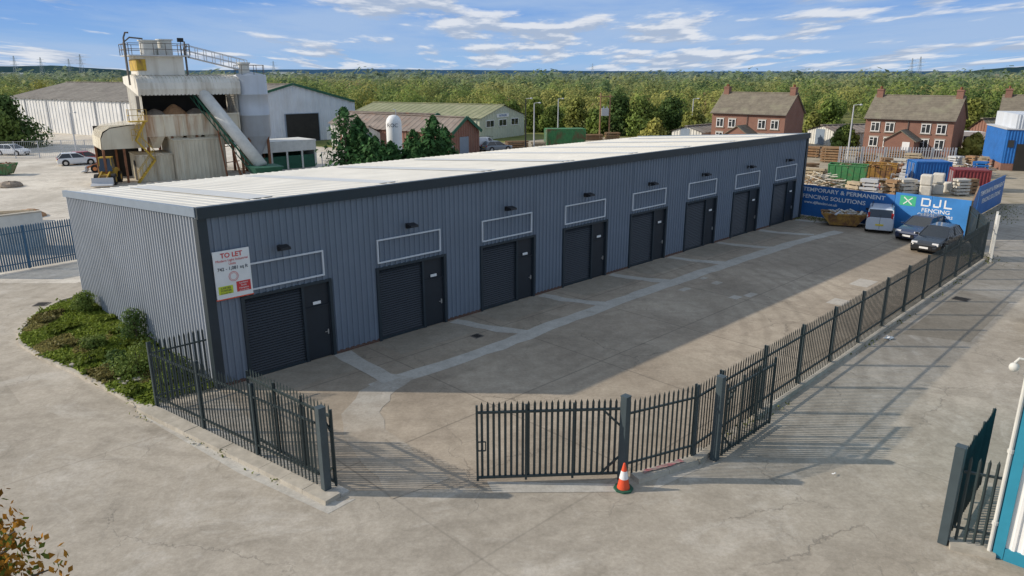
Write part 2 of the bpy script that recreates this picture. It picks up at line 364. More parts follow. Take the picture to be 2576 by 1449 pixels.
# ---------------------------------------------------------------- ground sheets
def sheet(name,pts,z,mat):
    m=MB(); m.poly([(p[0],p[1],z) for p in pts]); return struct(m.build(name,mat))
m=MB(); m.poly([(-9000,-300,-.02),(9000,-300,-.02),(9000,12000,-.02),(-9000,12000,-.02)]); struct(m.build('ground','field'))
sheet('dirt_ground',[(-100,60),(-20,100),(10,130),(75,120),(110,95),(110,40),(40,30),(-60,40)],-.008,'dirt')
sheet('road',[(-70,3),(60,3),(60,30),(75,62),(60,75),(33,52),(20,66),(-20,60),(-60,40),(-70,38)],0,'road')
sheet('plant_yard',[(-110,38),(-23,36.5),(-21,39),(10,66),(0,95),(-30,112),(-60,150),(-200,170),(-200,60)],.004,'pyard')
A=Vector((-10.21,23.23)); dv=Vector((.7156,.6985)); ev=Vector((-.7115,.703)); Lb=44.95; Db=15.05; HT=6.3
def W(s,t,z=0.): p=A+dv*s+ev*t; return Vector((p.x,p.y,z))
fpath=[Vector((3.01,17.3)),Vector((5.14,18.35)),Vector((6.1,19.35)),Vector((27.67,41.3))]
sheet('yard',[W(0,.2),(-4.9,16.7),(-.9,16.9),(3.01,17.35),(5.1,18.4),(6.0,19.5),(27.5,41.4),(30.2,47.2),(22.4,55.8),W(Lb,.2)],.004,'yard')
def ribbon(pts,w0,z,mat,name='concrete_strip',jit=.08,step=.8,w1=None):
    P=[V2(p) for p in pts]; out=[]
    for a,b in zip(P[:-1],P[1:]):
        k=max(1,int((b-a).length/step))
        for i in range(k): out.append(a.lerp(b,i/k))
    out.append(P[-1]); Lf=[];Rt=[]
    for i,p in enumerate(out):
        a=(out[min(i+1,len(out)-1)]-out[max(i-1,0)]).normalized(); nn=Vector((-a.y,a.x)); wq=w0+((w1 or w0)-w0)*i/max(1,len(out)-1)
        Lf.append(p+nn*(wq/2+rnd.uniform(-jit,jit))); Rt.append(p-nn*(wq/2+rnd.uniform(-jit,jit)))
    m=MB()
    for i in range(len(out)-1): m.poly([(*Rt[i],z),(*Rt[i+1],z),(*Lf[i+1],z),(*Lf[i],z)])
    return struct(m.build(name,mat))
ribbon([G(940,975),G(1080,930),G(1250,872),G(1440,800),G(1640,728),G(1850,658),G(2000,610),G(2110,582)],.8,.008,'strip')
ribbon([G(1010,945),G(945,990),G(908,1040),G(920,1090),G(985,1160),G(1060,1230)],1.0,.012,'stripfade',step=.5,w1=1.6)
ribbon([G(862,888),G(905,915),G(985,958)],.8,.016,'strip',step=.5)
for k in range(1,8):
    s=4.95+5.58*k; ribbon([W(s,-.15),W(s+.25,-1.4),W(s+.6,-2.4),W(s+1.2,-3.5)],.6,.012,'strip',step=.5)
for k in range(8):
    s=.75+5.58*k; m=MB()
    m.poly([(*V2(W(s,-.1)),.009),(*V2(W(s+4.05,-.1)),.009),(*V2(W(s+4.1,-1.9)),.009),(*V2(W(s+.1,-1.8)),.009)]); struct(m.build('door_apron','patch'))
for px,py,a,b in ((1722,728,.7,.35),(1803,712,.6,.4),(1850,748,.6,.45),(1888,742,.8,.4),(2172,712,1.6,.9),(2110,760,1.1,.8),(1770,700,.5,.3)):
    g=G(px,py); m=MB(); m.box((g.x,g.y,.008),(a,b,.004),GA); struct(m.build('concrete_patch','patch2'))
def qs(pts,z,mat,name='concrete_patch'): sheet(name,[G(*p) for p in pts],z,mat)
qs([(345,1040),(365,1030),(850,1262),(895,1255),(825,1293),(600,1190)],.006,'strip','fence_footing')
qs([(1225,1212),(1560,1218),(1555,1238),(1240,1240)],.010,'strip','gate_threshold')
qs([(1640,1235),(1760,1180),(1780,1155),(1660,1195)],.006,'patch2','footing')
qs([(2270,840),(2420,730),(2540,760),(2440,860)],.004,'patch')
for a_,b_,w_ in (((3.55,17.42),(4.3,17.78),.12),((3.9,17.62),(4.7,18.0),.10),((4.2,17.72),(4.75,18.02),.14)):
    ribbon([a_,b_],w_,.152+.002*w_*100,'spray','spray_mark',jit=.03,step=.12)
# ---------------------------------------------------------------- main building
mb_=thing('industrial_building','long grey metal clad row of eight light industrial units with pale roof','building',(A.x,A.y,0))
def bld(m,name,mat,par=mb_,**k): return m.build(name,mat,par,world=True,**k)
OP=[(1.15+5.58*k,4.57+5.58*k) for k in range(8)]
m=MB(); prev=0.
zt=HT-.26; PL=.12
for a,b in OP:
    m.corr(V2(W(prev,0)),V2(W(a,0)),PL,zt,.25,.045); m.corr(V2(W(a,0)),V2(W(b,0)),3.02,zt,.25,.045); prev=b
m.corr(V2(W(prev,0)),V2(W(Lb,0)),PL,zt,.25,.045); bld(m,'front_wall','clad')
zr=lambda t:HT-.0715*t
m=MB(); m.corr(V2(W(0,Db)),V2(W(0,0)),PL,lambda f:zr(Db*(1-f))-.16,.25,.07); bld(m,'end_wall','clad_sunlit')
m=MB(); m.corr(V2(W(Lb,0)),V2(W(Lb,Db)),PL,lambda f:zr(Db*f)-.16,.29,.03); bld(m,'end_wall','clad')
m=MB(); m.corr(V2(W(Lb,Db)),V2(W(0,Db)),PL,zr(Db)-.1,.29,.03); bld(m,'rear_wall','clad')
m=MB(); pr=[]; x=-.06
while x<Lb+.06: pr+=[(x,0),(x+.30,0),(x+.33,.022),(x+.37,.022),(x+.40,0)]; x+=.42
for xx,o in pr:
    for t in (-.08,Db+.12): q=W(min(xx,Lb+.06),t,zr(t)+o); m.v.append(tuple(q))
for i in range(len(pr)-1): m.f.append((2*i,2*i+2,2*i+3,2*i+1)); m.m.append(0)
roof=bld(m,'roof','roof')
for k in range(8):
    s=2.3+5.58*k; m=MB(); z0=.026;z1=.036; m.hexa([W(s,1.2,zr(1.2)+z0),W(s+.95,1.2,zr(1.2)+z0),W(s+.95,13.6,zr(13.6)+z0),W(s,13.6,zr(13.6)+z0),W(s,1.2,zr(1.2)+z1),W(s+.95,1.2,zr(1.2)+z1),W(s+.95,13.6,zr(13.6)+z1),W(s,13.6,zr(13.6)+z1)]); bld(m,'rooflight','rooflight',roof)
def WB(m,s0,s1,t0,t1,z0,z1,mi=0): m.hexa([W(s0,t0,z0),W(s1,t0,z0),W(s1,t1,z0),W(s0,t1,z0),W(s0,t0,z1),W(s1,t0,z1),W(s1,t1,z1),W(s0,t1,z1)],mi)
m=MB(); WB(m,-.09,Lb+.09,-.16,-.02,HT-.3,HT+.08); WB(m,-.09,Lb+.09,-.02,.1,HT+.04,HT+.075); bld(m,'eaves_trim','trim')
for s0,s1 in ((-.12,.03),(Lb-.03,Lb+.1)):
    m=MB(); m.hexa([W(s0,-.02,HT-.24),W(s1,-.02,HT-.24),W(s1,Db+.15,zr(Db)-.22),W(s0,Db+.15,zr(Db)-.22),W(s0,-.02,HT+.07),W(s1,-.02,HT+.07),W(s1,Db+.15,zr(Db)+.07),W(s0,Db+.15,zr(Db)+.07)]); bld(m,'verge_trim','trim_light')
m=MB(); m.prism([V2(W(-.1,-.09)),V2(W(.22,-.09)),V2(W(.22,-.02)),V2(W(-.02,-.02)),V2(W(-.02,.2)),V2(W(-.1,.2))],.02,HT-.31); bld(m,'corner_trim','trim')
m=MB(); WB(m,Lb-.2,Lb+.07,-.08,0,.02,HT-.31); bld(m,'corner_trim','trim')
prev=.0
for a,b in OP+[(Lb,Lb)]:
    if a>prev: m=MB(); WB(m,prev,a-.07,-.02,.1,0,PL+.01); bld(m,'brick_plinth','brickd')
    prev=b+.07
m=MB(); WB(m,-.03,0,0.2,Db,0,PL+.01); bld(m,'brick_plinth','brick')
ords=['first','second','third','fourth','fifth','sixth','seventh','eighth']
du=Vector((dv.x,dv.y,0))
for k,(a,b) in enumerate(OP):
    c=a+2.3
    m=MB(); WB(m,a-.07,a+.05,-.07,.12,0,3.1); WB(m,b-.05,b+.07,-.07,.12,0,3.1); WB(m,a+.05,b-.05,-.07,.12,3.0,3.1); WB(m,c-.05,c+.05,-.0,.12,0,3.0); bld(m,'door_surround','trim')
    m=MB(); z=0.02
    while z<2.98:
        z1=min(z+.1,3.0); m.add([W(a+.05,.10,z),W(c-.05,.10,z),W(c-.05,.06,z+.04),W(a+.05,.06,z+.04),W(c-.05,.10,z1),W(a+.05,.10,z1)],[(0,1,2,3),(3,2,4,5)]); z+=.1
    rd=bld(m,'roller_door','door'); m=MB(); WB(m,a+.06,c-.06,.02,.08,0.01,.1); bld(m,'bottom_rail','trim',rd)
    m=MB(); WB(m,c+.05,b-.05,.06,.1,2.12,3.0); bld(m,'over_panel','door')
    m=MB(); WB(m,c+.1,b-.1,.03,.1,.03,2.07); WB(m,c+.05,c+.1,.0,.1,0,2.12); WB(m,b-.1,b-.05,0,.1,0,2.12); WB(m,c+.1,b-.1,0,.1,2.07,2.12); ed=bld(m,'entrance_door','door')
    m=MB(); h=W(b-.2,-.0,1.02); m.beam(h,h-du*.12,.025); m.box((h.x,h.y,1.02),(.05,.05,.2),GA); bld(m,'handle','steel',ed)
    m=MB(); WB(m,c+.38,c+.70,-.005,.02,2.2,2.31); bld(m,'number_plate','white',ed)
    m=MB(); s0,s1=a+.0,a+3.2; fz0,fz1=3.28,4.25
    for q in ((s0,s1,fz0,fz0+.055),(s0,s1,fz1-.055,fz1)): WB(m,q[0],q[1],-.11,-.05,q[2],q[3])
    for q in (s0,s1-.055): WB(m,q,q+.055,-.11,-.05,fz0+.055,fz1-.055)
    bld(m,'sign_frame','signframe')
    p=W(a+1.5,-.1,4.62)
    fl=thing('floodlight','black floodlight on the wall above the %s roller door from the near corner'%ords[k],'floodlight',p,GA,'floodlights above the unit doors')
    m=MB(); m.b2(-.05,.05,0,.06,-.1,.1); m.beam((0,.03,.02),(0,-.22,.06),.04); m.build('bracket','black',fl)
    m=MB(); m.hexa([(-.19,-.5,-.0),(.19,-.5,-.0),(.19,-.2,-.07),(-.19,-.2,-.07),(-.19,-.48,.08),(.19,-.48,.08),(.19,-.18,.14),(-.19,-.18,.14)]); hd=m.build('lamp_head','black',fl)
    m=MB(); m.poly([(-.15,-.47,-.012),(-.15,-.22,-.070),(.15,-.22,-.070),(.15,-.47,-.012)]); m.build('lens','lamp',hd)
dz=.3
tl=thing('to_let_sign','white TO LET board with red and black lettering at the near corner of grey wall','sign',W(.85,-.12,2.88+dz),GA)
m=MB(); WB(m,.24,1.5,-.16,-.115,2.9+dz,4.55+dz); bld(m,'board','white',tl)
m=MB(); WB(m,.22,1.52,-.155,-.11,2.86+dz,2.9+dz); bld(m,'bottom_edge','orange',tl)
def tlt(s,z,size,mat,off=0,sx=1,bold=0): text(s,size,mat,tl,W(.87+off,-.167,z+dz),du,(0,0,1),sx=sx,bold=bold)
tlt('TO LET',4.38,.23,'red',bold=.005); tlt('Modern Light Industrial',4.21,.118,'red'); tlt('Units',4.08,.118,'red'); tlt('742 - 1,081 sq ft',3.92,.16,'ink',bold=.002)
m=MB(); c=W(.87,-.169,3.63+dz); n_=28
for r0,r1 in ((.155,.17),(.115,.125)):
    for i in range(n_):
        a0,a1=2*math.pi*i/n_,2*math.pi*(i+1)/n_; f=lambda r,a:tuple(c+du*r*math.cos(a)+Vector((0,0,1))*r*math.sin(a)); m.poly([f(r0,a0),f(r1,a0),f(r1,a1),f(r0,a1)])
bld(m,'ring_emblem','red',tl)
m=MB(); WB(m,.31,.81,-.167,-.16,3.06+dz,3.34+dz); bld(m,'green_panel','lime',tl); m=MB(); WB(m,.94,1.44,-.167,-.16,3.06+dz,3.42+dz); bld(m,'red_panel','red',tl)
def tl2(s,z,size,mat,off): text(s,size,mat,tl,W(off,-.174,z+dz),du,(0,0,1))
tl2('CARTER',3.27,.095,'ink',.56); tl2('TOWLER',3.18,.095,'ink',.56); tl2('0113 245 1447',3.09,.06,'ink',.56)
tl2('Lambert',3.36,.09,'white',1.19); tl2('Smith',3.27,.09,'white',1.19); tl2('Hampton',3.18,.09,'white',1.19); tl2('0113 245 9393',3.09,.055,'white',1.19)
# ---------------------------------------------------------------- palisade fences
def pales(m,p,q,z0,h,sp=.15,w=.068,rails=True):
    p,q=V2(p),V2(q); L=(q-p).length; a=(q-p)/L; nn=Vector((a.y,-a.x)); k=max(1,int(L/sp)); st=L/k
    for i in range(k):
        c=p+a*(st*(i+.5)); hw=a*w/2; zt=z0+h+rnd.uniform(-.01,.01); o=nn*.03; ln=a*rnd.uniform(-.006,.006)
        f=[c-hw+o,c+hw+o]
        pts=[(f[0],z0+.04),(f[1],z0+.04),(f[1]+ln,zt-.1),(c+o+ln,zt),(f[0]+ln,zt-.1)]
        A_=[(P.x,P.y,z) for P,z in pts]; ridge=nn*.02
        m.add([*A_,(c.x+o.x+ridge.x,c.y+o.y+ridge.y,z0+.04),(c.x+o.x+ridge.x,c.y+o.y+ridge.y,zt-.07)],[(0,5,6,4),(5,1,2,6),(4,6,3),(6,2,3),(0,4,3,2,1)])
    if rails:
        for z in (z0+.35,z0+h-.42): m.beam((p.x,p.y,z),(q.x,q.y,z),.05,.05)
def bays(path,L=2.75):
    out=[path[0]]
    for a,b in zip(path[:-1],path[1:]):
        k=max(1,round((b-a).length/L))
        out+=[a.lerp(b,(i+1)/k) for i in range(k)]
    return out
def palisade(label,path,z0=.12,h=2.28,mat='fence',pmat='fpost',sp=.15,w=.068,first=True,last=True,group=None,L=2.75,name='palisade_fence'):
    path=[V2(p) for p in path]; B=bays(path,L); t=thing(name,label,'fence',(B[0].x,B[0].y,0),0,group)
    for i,b in enumerate(B):
        if (i==0 and not first) or (i==len(B)-1 and not last): continue
        a=(B[min(i+1,len(B)-1)]-B[max(i-1,0)]).normalized(); rz=math.atan2(a.y,a.x); nn=Vector((a.y,-a.x))
        c=b-nn*.035; m=MB()
        for s in (-.05,.05): m.box((c.x-s*nn.x,c.y-s*nn.y,(z0+h)/2),(.09,.012,z0+h-.1),rz)
        m.box((c.x,c.y,(z0+h)/2),(.012,.09,z0+h-.1),rz); m.build('post',pmat,t,world=True)
    for a,b in zip(B[:-1],B[1:]):
        m=MB(); pales(m,a,b,z0,h,sp,w); m.build('pale_panel',mat,t,world=True)
    return t
def kerb(path,w0,h,name='kerb',mat='kerb',off=0):
    P=[V2(p) for p in path]; m=MB()
    for i,(a,b) in enumerate(zip(P[:-1],P[1:])):
        d=(b-a).normalized(); nn=Vector((d.y,-d.x)); k=max(1,round((b-a).length/.92))
        for j in range(k):
            s,e=a.lerp(b,j/k)+d*.006,a.lerp(b,(j+1)/k)-d*.006; s+=nn*off; e+=nn*off; jz=rnd.uniform(-.006,.006)
            m.hexa([(*(s-nn*w0/2),-.05),(*(s+nn*w0/2),-.05),(*(e+nn*w0/2),-.05),(*(e-nn*w0/2),-.05),(*(s-nn*w0/2),h+jz),(*(s+nn*(w0/2-.02)),h+jz),(*(e+nn*(w0/2-.02)),h+jz),(*(e-nn*w0/2),h+jz)])
    return struct(m.build(name,mat))
palisade('long dark palisade fence along the right side of the yard',fpath,h=2.25)
kerb([Vector((3.3,17.25)),Vector((5.14,18.2)),Vector((5.6,18.75))],.4,.14); kerb([Vector((7.6,20.9)),Vector((27.9,41.55))],.38,.14)
palisade('short palisade return between the long fence end and the blue hoarding',[Vector((27.67,41.3)),G(2428,606)],first=False,h=2.25)
P0=G(395,1028);P1=G(806,1232)
palisade('palisade fence on a kerb at the left of the entrance',[V2(P0),V2(P1)],first=True,last=False,h=2.25)
palisade('short palisade panel joining near building corner to left fence',[V2(W(-.3,-.15)),V2(P0)],first=False,last=False,h=2.25,z0=.1)
kerb([V2(G(362,1030)),V2(G(838,1262))],.5,.13); kerb([V2(G(362,1030))+Vector((.25,.3)),V2(G(838,1262))+Vector((.25,.3))],.3,.07,'step_kerb','strip')
def gpost(label,p,h=2.5,w=.2,rz=GA):
    t=thing('gate_post',label,'post',p,rz,'square steel gate posts'); m=MB(); m.b2(-w/2,w/2,-w/2,w/2,0,h); m.build('shaft','fpost',t,bevel=.01)
    m=MB(); m.b2(-w/2-.008,w/2+.008,-w/2-.008,w/2+.008,h,h+.02); m.build('cap','fpost',t); return t
def gate(label,p,q,h=2.3,z0=.08,latch=False):
    p,q=V2(p),V2(q); t=thing('palisade_gate',label,'gate',(p.x,p.y,0),0,'palisade gate leaves'); a=(q-p).normalized()
    m=MB()
    for z in (z0+.1,z0+h-.3): m.beam((p.x,p.y,z),(q.x,q.y,z),.06,.06)
    for f in (p,q,p.lerp(q,.33),p.lerp(q,.66)): m.beam((f.x,f.y,z0),(f.x,f.y,z0+h-.1),.06,.06)
    for z,s2 in ((z0+.1,1),(z0+h-.3,-1)): e=p+a*.5; m.beam((e.x,e.y,z),(p.x,p.y,z+s2*.5),.05,.05)
    m.build('frame','fence',t,world=True)
    m=MB(); pales(m,p+a*.05,q-a*.05,z0,h,rails=False); m.build('pales','fence',t,world=True)
    if latch:
        m=MB(); c=q-a*.12
        for dz in (-.13,.13): m.beam((*(c-a*.1),1.1+dz),(*(c+a*.1),1.1+dz),.03)
        for dx in (-.1,.1): m.beam((*(c+a*dx),.97),(*(c+a*dx),1.23),.03)
        m.build('latch','fence',t,world=True)
    return t
gpost('square grey gate post at the foot of the left gate beside the kerb end',G(822,1240),2.45)
gpost('square grey gate post behind the orange traffic cone',G(1565,1206),2.45)
gpost('square grey gate post at the bend of the long fence',G(1797,1156),2.55)
gpost('square grey gate post at the lower right edge beside teal building',G(2372,1365),2.5)
nl=Vector((.45,.5)).normalized()*.38
gate('open gate leaf folded back against the left fence',V2(G(822,1240))+nl*.8,V2(G(822,1240))+nl*1.5+(V2(P0)-V2(P1)).normalized()*4.0)
gate('open gate leaf standing across the entrance beside the traffic cone',G(1555,1204),G(1202,1216),latch=True)
gate('open gate leaf folded along the long fence at its bend',V2(G(1814,1152)),V2(G(1934,1070)))
gate('open gate leaf by the teal building at lower right',V2(G(2385,1350)),V2(G(2462,1225)))
palisade('short palisade fence panel against the teal building corner',[V2(G(2390,1368)),V2(G(2500,1392))],z0=.12,h=2.2,first=False,last=False)
kerb([V2(G(2385,1372)),V2(G(2500,1396))],.4,.12)
p=G(1568,1230); tcn=thing('traffic_cone','orange and white traffic cone at the foot of gate post','traffic cone',p,.3)
m=MB(); m.prism([(.23*math.cos(R(a))*1.15,.23*math.sin(R(a))*1.15) for a in range(22,382,45)],0,.05); m.build('base','dgreen',tcn,bevel=.01)
m=MB(); m.lathe((0,0,.05),[(.17,0),(.165,.03),(.145,.12),(.118,.28)],24); m.lathe((0,0,.05),[(.075,.50),(.03,.70),(.02,.72),(0,.72)],24); m.build('body','orange',tcn,smooth=True)
m=MB(); m.lathe((0,0,.05),[(.122,.28),(.078,.50)],24); m.build('sleeve','white',tcn,smooth=True)
def cover(px,py,label,s=.55,rz=GA):
    t=thing('manhole_cover',label,'manhole cover',G(px,py,.012),rz); m=MB(); m.b2(-s/2,s/2,-s/2,s/2,0,.006); m.build('frame','iron',t)
    m=MB()
    for i in range(6): x=-s/2+.06+i*(s-.12)/6; m.b2(x,x+(s-.12)/8,-s/2+.05,s/2-.05,.007,.012)
    m.build('grating','dark',t)
cover(1200,845,'small iron drain grating in the yard in front of the second unit',.45)
cover(105,765,'iron cover in the road left of the grass',.6,.1); cover(2418,752,'iron cover in the road right of the long fence',.7)
for px,py,lb in ((2235,852,'crumpled white plastic litter on the road right of the long fence'),(2095,1195,'tiny scrap of white litter on the road near the gate')):
    g=G(px,py,.03); m=MB(); m.sphere((0,0,.04),.17 if py<900 else .03,8,0,.35,.5); m.sphere((.08,.05,.03),.1 if py<900 else .03,6,0,.4,.5); o=m.build('litter','white'); o.location=g; tag(o,lb,'litter')
# ---------------------------------------------------------------- foliage helpers
def leafmesh(name,P,N,S,C,par=None,mat='leaf',aspect=1.,nn=.55):
    n=len(P); N=N+nr.normal(0,nn,(n,3)); N/=np.linalg.norm(N,axis=1)[:,None]+1e-9
    a=np.cross(N,nr.normal(0,1,(n,3))); a/=np.linalg.norm(a,axis=1)[:,None]+1e-9; b=np.cross(N,a)
    S=S[:,None]*nr.uniform(.6,1.3,(n,1)); V=np.empty((n,4,3)); V[:,0]=P-a*S*aspect; V[:,1]=P-b*S*.6; V[:,2]=P+a*S*aspect; V[:,3]=P+b*S*.6
    V=V.reshape(-1,3)
    me=bpy.data.meshes.new(name); me.vertices.add(4*n); me.loops.add(4*n); me.polygons.add(n)
    me.vertices.foreach_set('co',V.ravel()); me.loops.foreach_set('vertex_index',np.arange(4*n,dtype=np.int32)); me.polygons.foreach_set('loop_start',np.arange(0,4*n,4,dtype=np.int32)); me.polygons.foreach_set('loop_total',np.full(n,4,dtype=np.int32))
    me.update(calc_edges=True)
    at=me.attributes.new('Col','FLOAT_COLOR','POINT'); cc=np.ones((n,4,4)); cc[:,:,:3]=np.clip(C,0,1)[:,None,:]; at.data.foreach_set('color',cc.ravel())
    me.materials.append(M[mat]); o=bpy.data.objects.new(name,me); COL.objects.link(o)
    if par: o.parent=par
    return o
PAL={'olive':(.22,.235,.06),'yellow':(.30,.29,.075),'green':(.14,.19,.045),'dark':(.075,.12,.035),'lime':(.21,.26,.06),'conifer':(.045,.11,.035),'brown':(.25,.19,.08)}
def lobes(c,h,w,k,z0=.3):
    L=[]
    for i in range(k):
        a=rnd.uniform(0,6.28); f=rnd.random(); zz=z0+(1-z0)*(f*.8+.08); rr=w*.5*(1-.75*f)*rnd.uniform(.25,.85)
        L.append((c[0]+rr*math.cos(a),c[1]+rr*math.sin(a),c[2]+h*zz,w*rnd.uniform(.17,.30)*(1.1-.35*f)))
    return L
def sample(L,n,base,inner=.55,lv=.3,v=.3):
    L=np.array(L); idx=nr.choice(len(L),n,p=L[:,3]**2/np.sum(L[:,3]**2)); d=nr.normal(0,1,(n,3)); d/=np.linalg.norm(d,axis=1)[:,None]
    r=L[idx,3]*nr.uniform(inner,1.08,n); P=L[idx,:3]+d*r[:,None]*np.array([1,1,.85]); P[:,2]=np.maximum(P[:,2],.05)
    lobev=nr.uniform(1-lv,1+lv,len(L))[idx]; C=np.array(base)[None]*(lobev*nr.uniform(1-v,1+v,n)*(.75+.4*(r/L[idx,3])))[:,None]  # leaves deeper in a lobe get darker colours, painted crown shade
    return P,d,C
def tree(label,p,h,w,kind='green',n=900,ls=.28,group=None,name='tree',k=14,z0=.25,cat='tree'):
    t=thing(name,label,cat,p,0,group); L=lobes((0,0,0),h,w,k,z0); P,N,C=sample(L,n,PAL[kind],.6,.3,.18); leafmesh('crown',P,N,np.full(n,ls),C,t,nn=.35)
    m=MB(); r=h*.022+.03; m.tube([(0,0,-.05),(rnd.uniform(-.1,.1),rnd.uniform(-.1,.1),h*.35),(0,0,h*.75)],r,7,0,r*.3)
    for q in L[:6]: m.tube([(0,0,h*rnd.uniform(.2,.5)),((q[0])*.6,(q[1])*.6,q[2]*.8),(q[0],q[1],q[2])],r*.45,5,0,r*.12)
    m.build('trunk','bark',t); return t
def conifer(label,p,h,w,n=3200):
    t=thing('conifer_tree',label,'tree',p,0,'conifers behind the grey building')
    tips=[(0,0,h,w)]+[(rnd.uniform(-.38,.38)*w,rnd.uniform(-.3,.3)*w,h*rnd.uniform(.5,.86),w*rnd.uniform(.45,.7)) for _ in range(4)]
    PP=[];NN=[];CC=[]
    for (cx,cy,hh,ww_) in tips:
        k=int(n/5*(1.6 if cx==0 else .85)); f=nr.random(k)**1.1; a=nr.uniform(0,6.28,k); ph=rnd.uniform(0,6)
        lob=1+.32*np.sin(a*4+f*11+ph)+.25*np.sin(a*3-f*19+ph)
        r=ww_/2*(1-f)**.62*lob*nr.uniform(.45,1.05,k); z=hh*(.03+.97*f)+r*.25
        PP.append(np.stack([cx+r*np.cos(a),cy+r*np.sin(a),z],1)); NN.append(np.stack([np.cos(a)*.8,np.sin(a)*.8,np.full(k,.5)],1))
        CC.append(np.array(PAL['conifer'])[None]*(nr.uniform(.75,1.3,k)*(.55+.6*r/(ww_/2*(1-f)**.62+.01)))[:,None])  # leaves nearer the trunk coloured darker, inner shade painted in
    P=np.concatenate(PP); leafmesh('crown',P,np.concatenate(NN),np.full(len(P),.2),np.concatenate(CC),t,aspect=1.4,nn=.4)
    m=MB(); m.tube([(0,0,0),(0,0,h*.9)],.2,7,0,.04); m.build('trunk','bark',t)
gp=[(62,862),(60,835),(90,800),(150,768),(212,750),(300,811),(400,877),(546,972),(500,985),(400,1005),(385,1025),(340,1010),(260,965),(190,930),(120,900)]
gw=[V2(G(*p)) for p in gp]
sheet('grass_bank',gw,.03,'grassbase')
def inside(p,poly):
    c=False; j=len(poly)-1
    for i in range(len(poly)):
        a,b=poly[i],poly[j]
        if (a.y>p.y)!=(b.y>p.y) and p.x<(b.x-a.x)*(p.y-a.y)/(b.y-a.y)+a.x: c=not c
        j=i
    return c
x0,x1=min(p.x for p in gw),max(p.x for p in gw); y0,y1=min(p.y for p in gw),max(p.y for p in gw); pts=[]
while len(pts)<30000:
    q=Vector((rnd.uniform(x0,x1),rnd.uniform(y0,y1)))
    q2=q+Vector((rnd.gauss(0,.12),rnd.gauss(0,.12)))
    if inside(q,gw): pts.append((q2.x,q2.y,.03))
P=np.array(pts); n=len(P); tall=(np.sin(P[:,0]*2.1+1)*np.sin(P[:,1]*1.9)+.5*np.sin(P[:,0]*5)*np.cos(P[:,1]*4.3)>.45)
hh=.05+.08*(.5+.5*np.sin(P[:,0]*1.3)*np.cos(P[:,1]*1.7))+nr.uniform(0,.07,n)+tall*nr.uniform(.02,.22,n); P[:,2]+=hh*.7
base=np.array([.21,.27,.045])[None]*nr.uniform(.55,1.35,(n,1)); br=(np.sin(P[:,0]*.9+2)*np.sin(P[:,1]*1.1)+.4*np.sin(P[:,0]*3.3)>.5); base[br]=np.array([.30,.27,.10])*nr.uniform(.6,1.25,(br.sum(),1)); base[tall]*=.72
o=leafmesh('grass',P,nr.normal(0,.6,(n,3))+np.array([-.5,0,.6]),np.minimum(hh*.6,.1),base,nn=.3); o['kind']='stuff'; o['label']='rough grass on the verge beside the end wall'; o['category']='grass'
wp=[]
for a_,b_,k_,sp_ in ((W(Lb-1,-.12),W(Lb-.2,-.12),60,.1),(Vector((6.4,19.5,0)),Vector((27.4,41.1,0)),500,.14),(Vector((8,20.9,0)),Vector((28,41.2,0)),260,.1),(G(2020,545),G(2100,560),500,.5),(G(2440,640),G(2480,660),250,.5),(G(2500,560),G(2540,520),400,.8),(G(350,1045),G(830,1280),160,.12)):
    for i in range(k_):
        f=rnd.random()
        if math.sin(f*41)+math.sin(f*17+1)<.3 and k_>100 and sp_<.3: continue
        q=a_.lerp(b_,f); wp.append((q.x+rnd.gauss(0,sp_),q.y+rnd.gauss(0,sp_),rnd.uniform(.02,.12)))
P=np.array(wp); n=len(P); o=leafmesh('weeds',P,nr.normal(0,1,(n,3)),np.full(n,.05),np.array([.16,.18,.05])[None]*nr.uniform(.5,1.4,(n,1))); o['kind']='stuff'; o['label']='small weeds along the foot of fences and walls'; o['category']='weeds'
kerb([V2(G(p[0],p[1])) for p in [(205,745),(150,760),(85,795),(50,835),(52,868),(110,905),(190,940),(260,975),(362,1030)]],.16,.11)
for i,(px,py,h,w_,kd,lb) in enumerate([(215,790,1.1,1.3,'green','small round bush at the far end of the grass by the end wall'),(345,868,1.5,1.9,'dark','tallest bush against the sunlit end wall'),(240,880,.6,1.3,'green','low bush in the middle of the grass'),(350,945,1.2,2.1,'green','broad green bush just behind the left fence'),(300,925,.6,1.4,'dark','low spreading dark bush near the rubble'),(445,960,.9,1.5,'green','small bush behind fence at the building corner')]):
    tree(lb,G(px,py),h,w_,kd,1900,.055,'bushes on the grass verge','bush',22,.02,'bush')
for px,py,lb,k in ((205,915,'pale rubble heap on the kerb edge of the grass',22),(322,968,'broken stones beside the kerb near the left fence',16)):
    t=thing('rubble_pile',lb,'rubble',G(px,py))
    for i in range(k):
        m=MB(); a,r=rnd.uniform(0,6.3),rnd.uniform(0,.5); s_=rnd.uniform(.05,.14); m.sphere((r*math.cos(a),r*math.sin(a),.05+rnd.uniform(0,.12)),s_,6,0,.6,.3); m.build('stone','stone',t)
t=thing('autumn_tree','autumn tree with orange and green leaves in the lower left corner','tree',(-6.4,5.6,0)); c=PY(-100,1430,6.0)-Vector((-6.4,5.6,0))
L=[(c.x,c.y,c.z,.62),(c.x-.5,c.y,c.z-.3,.7),(c.x+.15,c.y+.3,c.z-.45,.6),(c.x-.3,c.y+.5,c.z+.1,.5),(c.x+.2,c.y+.1,c.z+.15,.42),(c.x-.2,c.y-.4,c.z-.9,.9)]
P,N,C=sample(L,4200,(.30,.14,.02),.2); g=nr.random(len(P))<.35; C[g]=np.array([.14,.17,.03])*nr.uniform(.6,1.3,(g.sum(),1)); leafmesh('crown',P,N,np.full(len(P),.045),C,t)
m=MB(); m.tube([(0,0,0),(.05,0,2.5),(c.x*.7,c.y*.7,c.z-.6)],.16,8,0,.05)
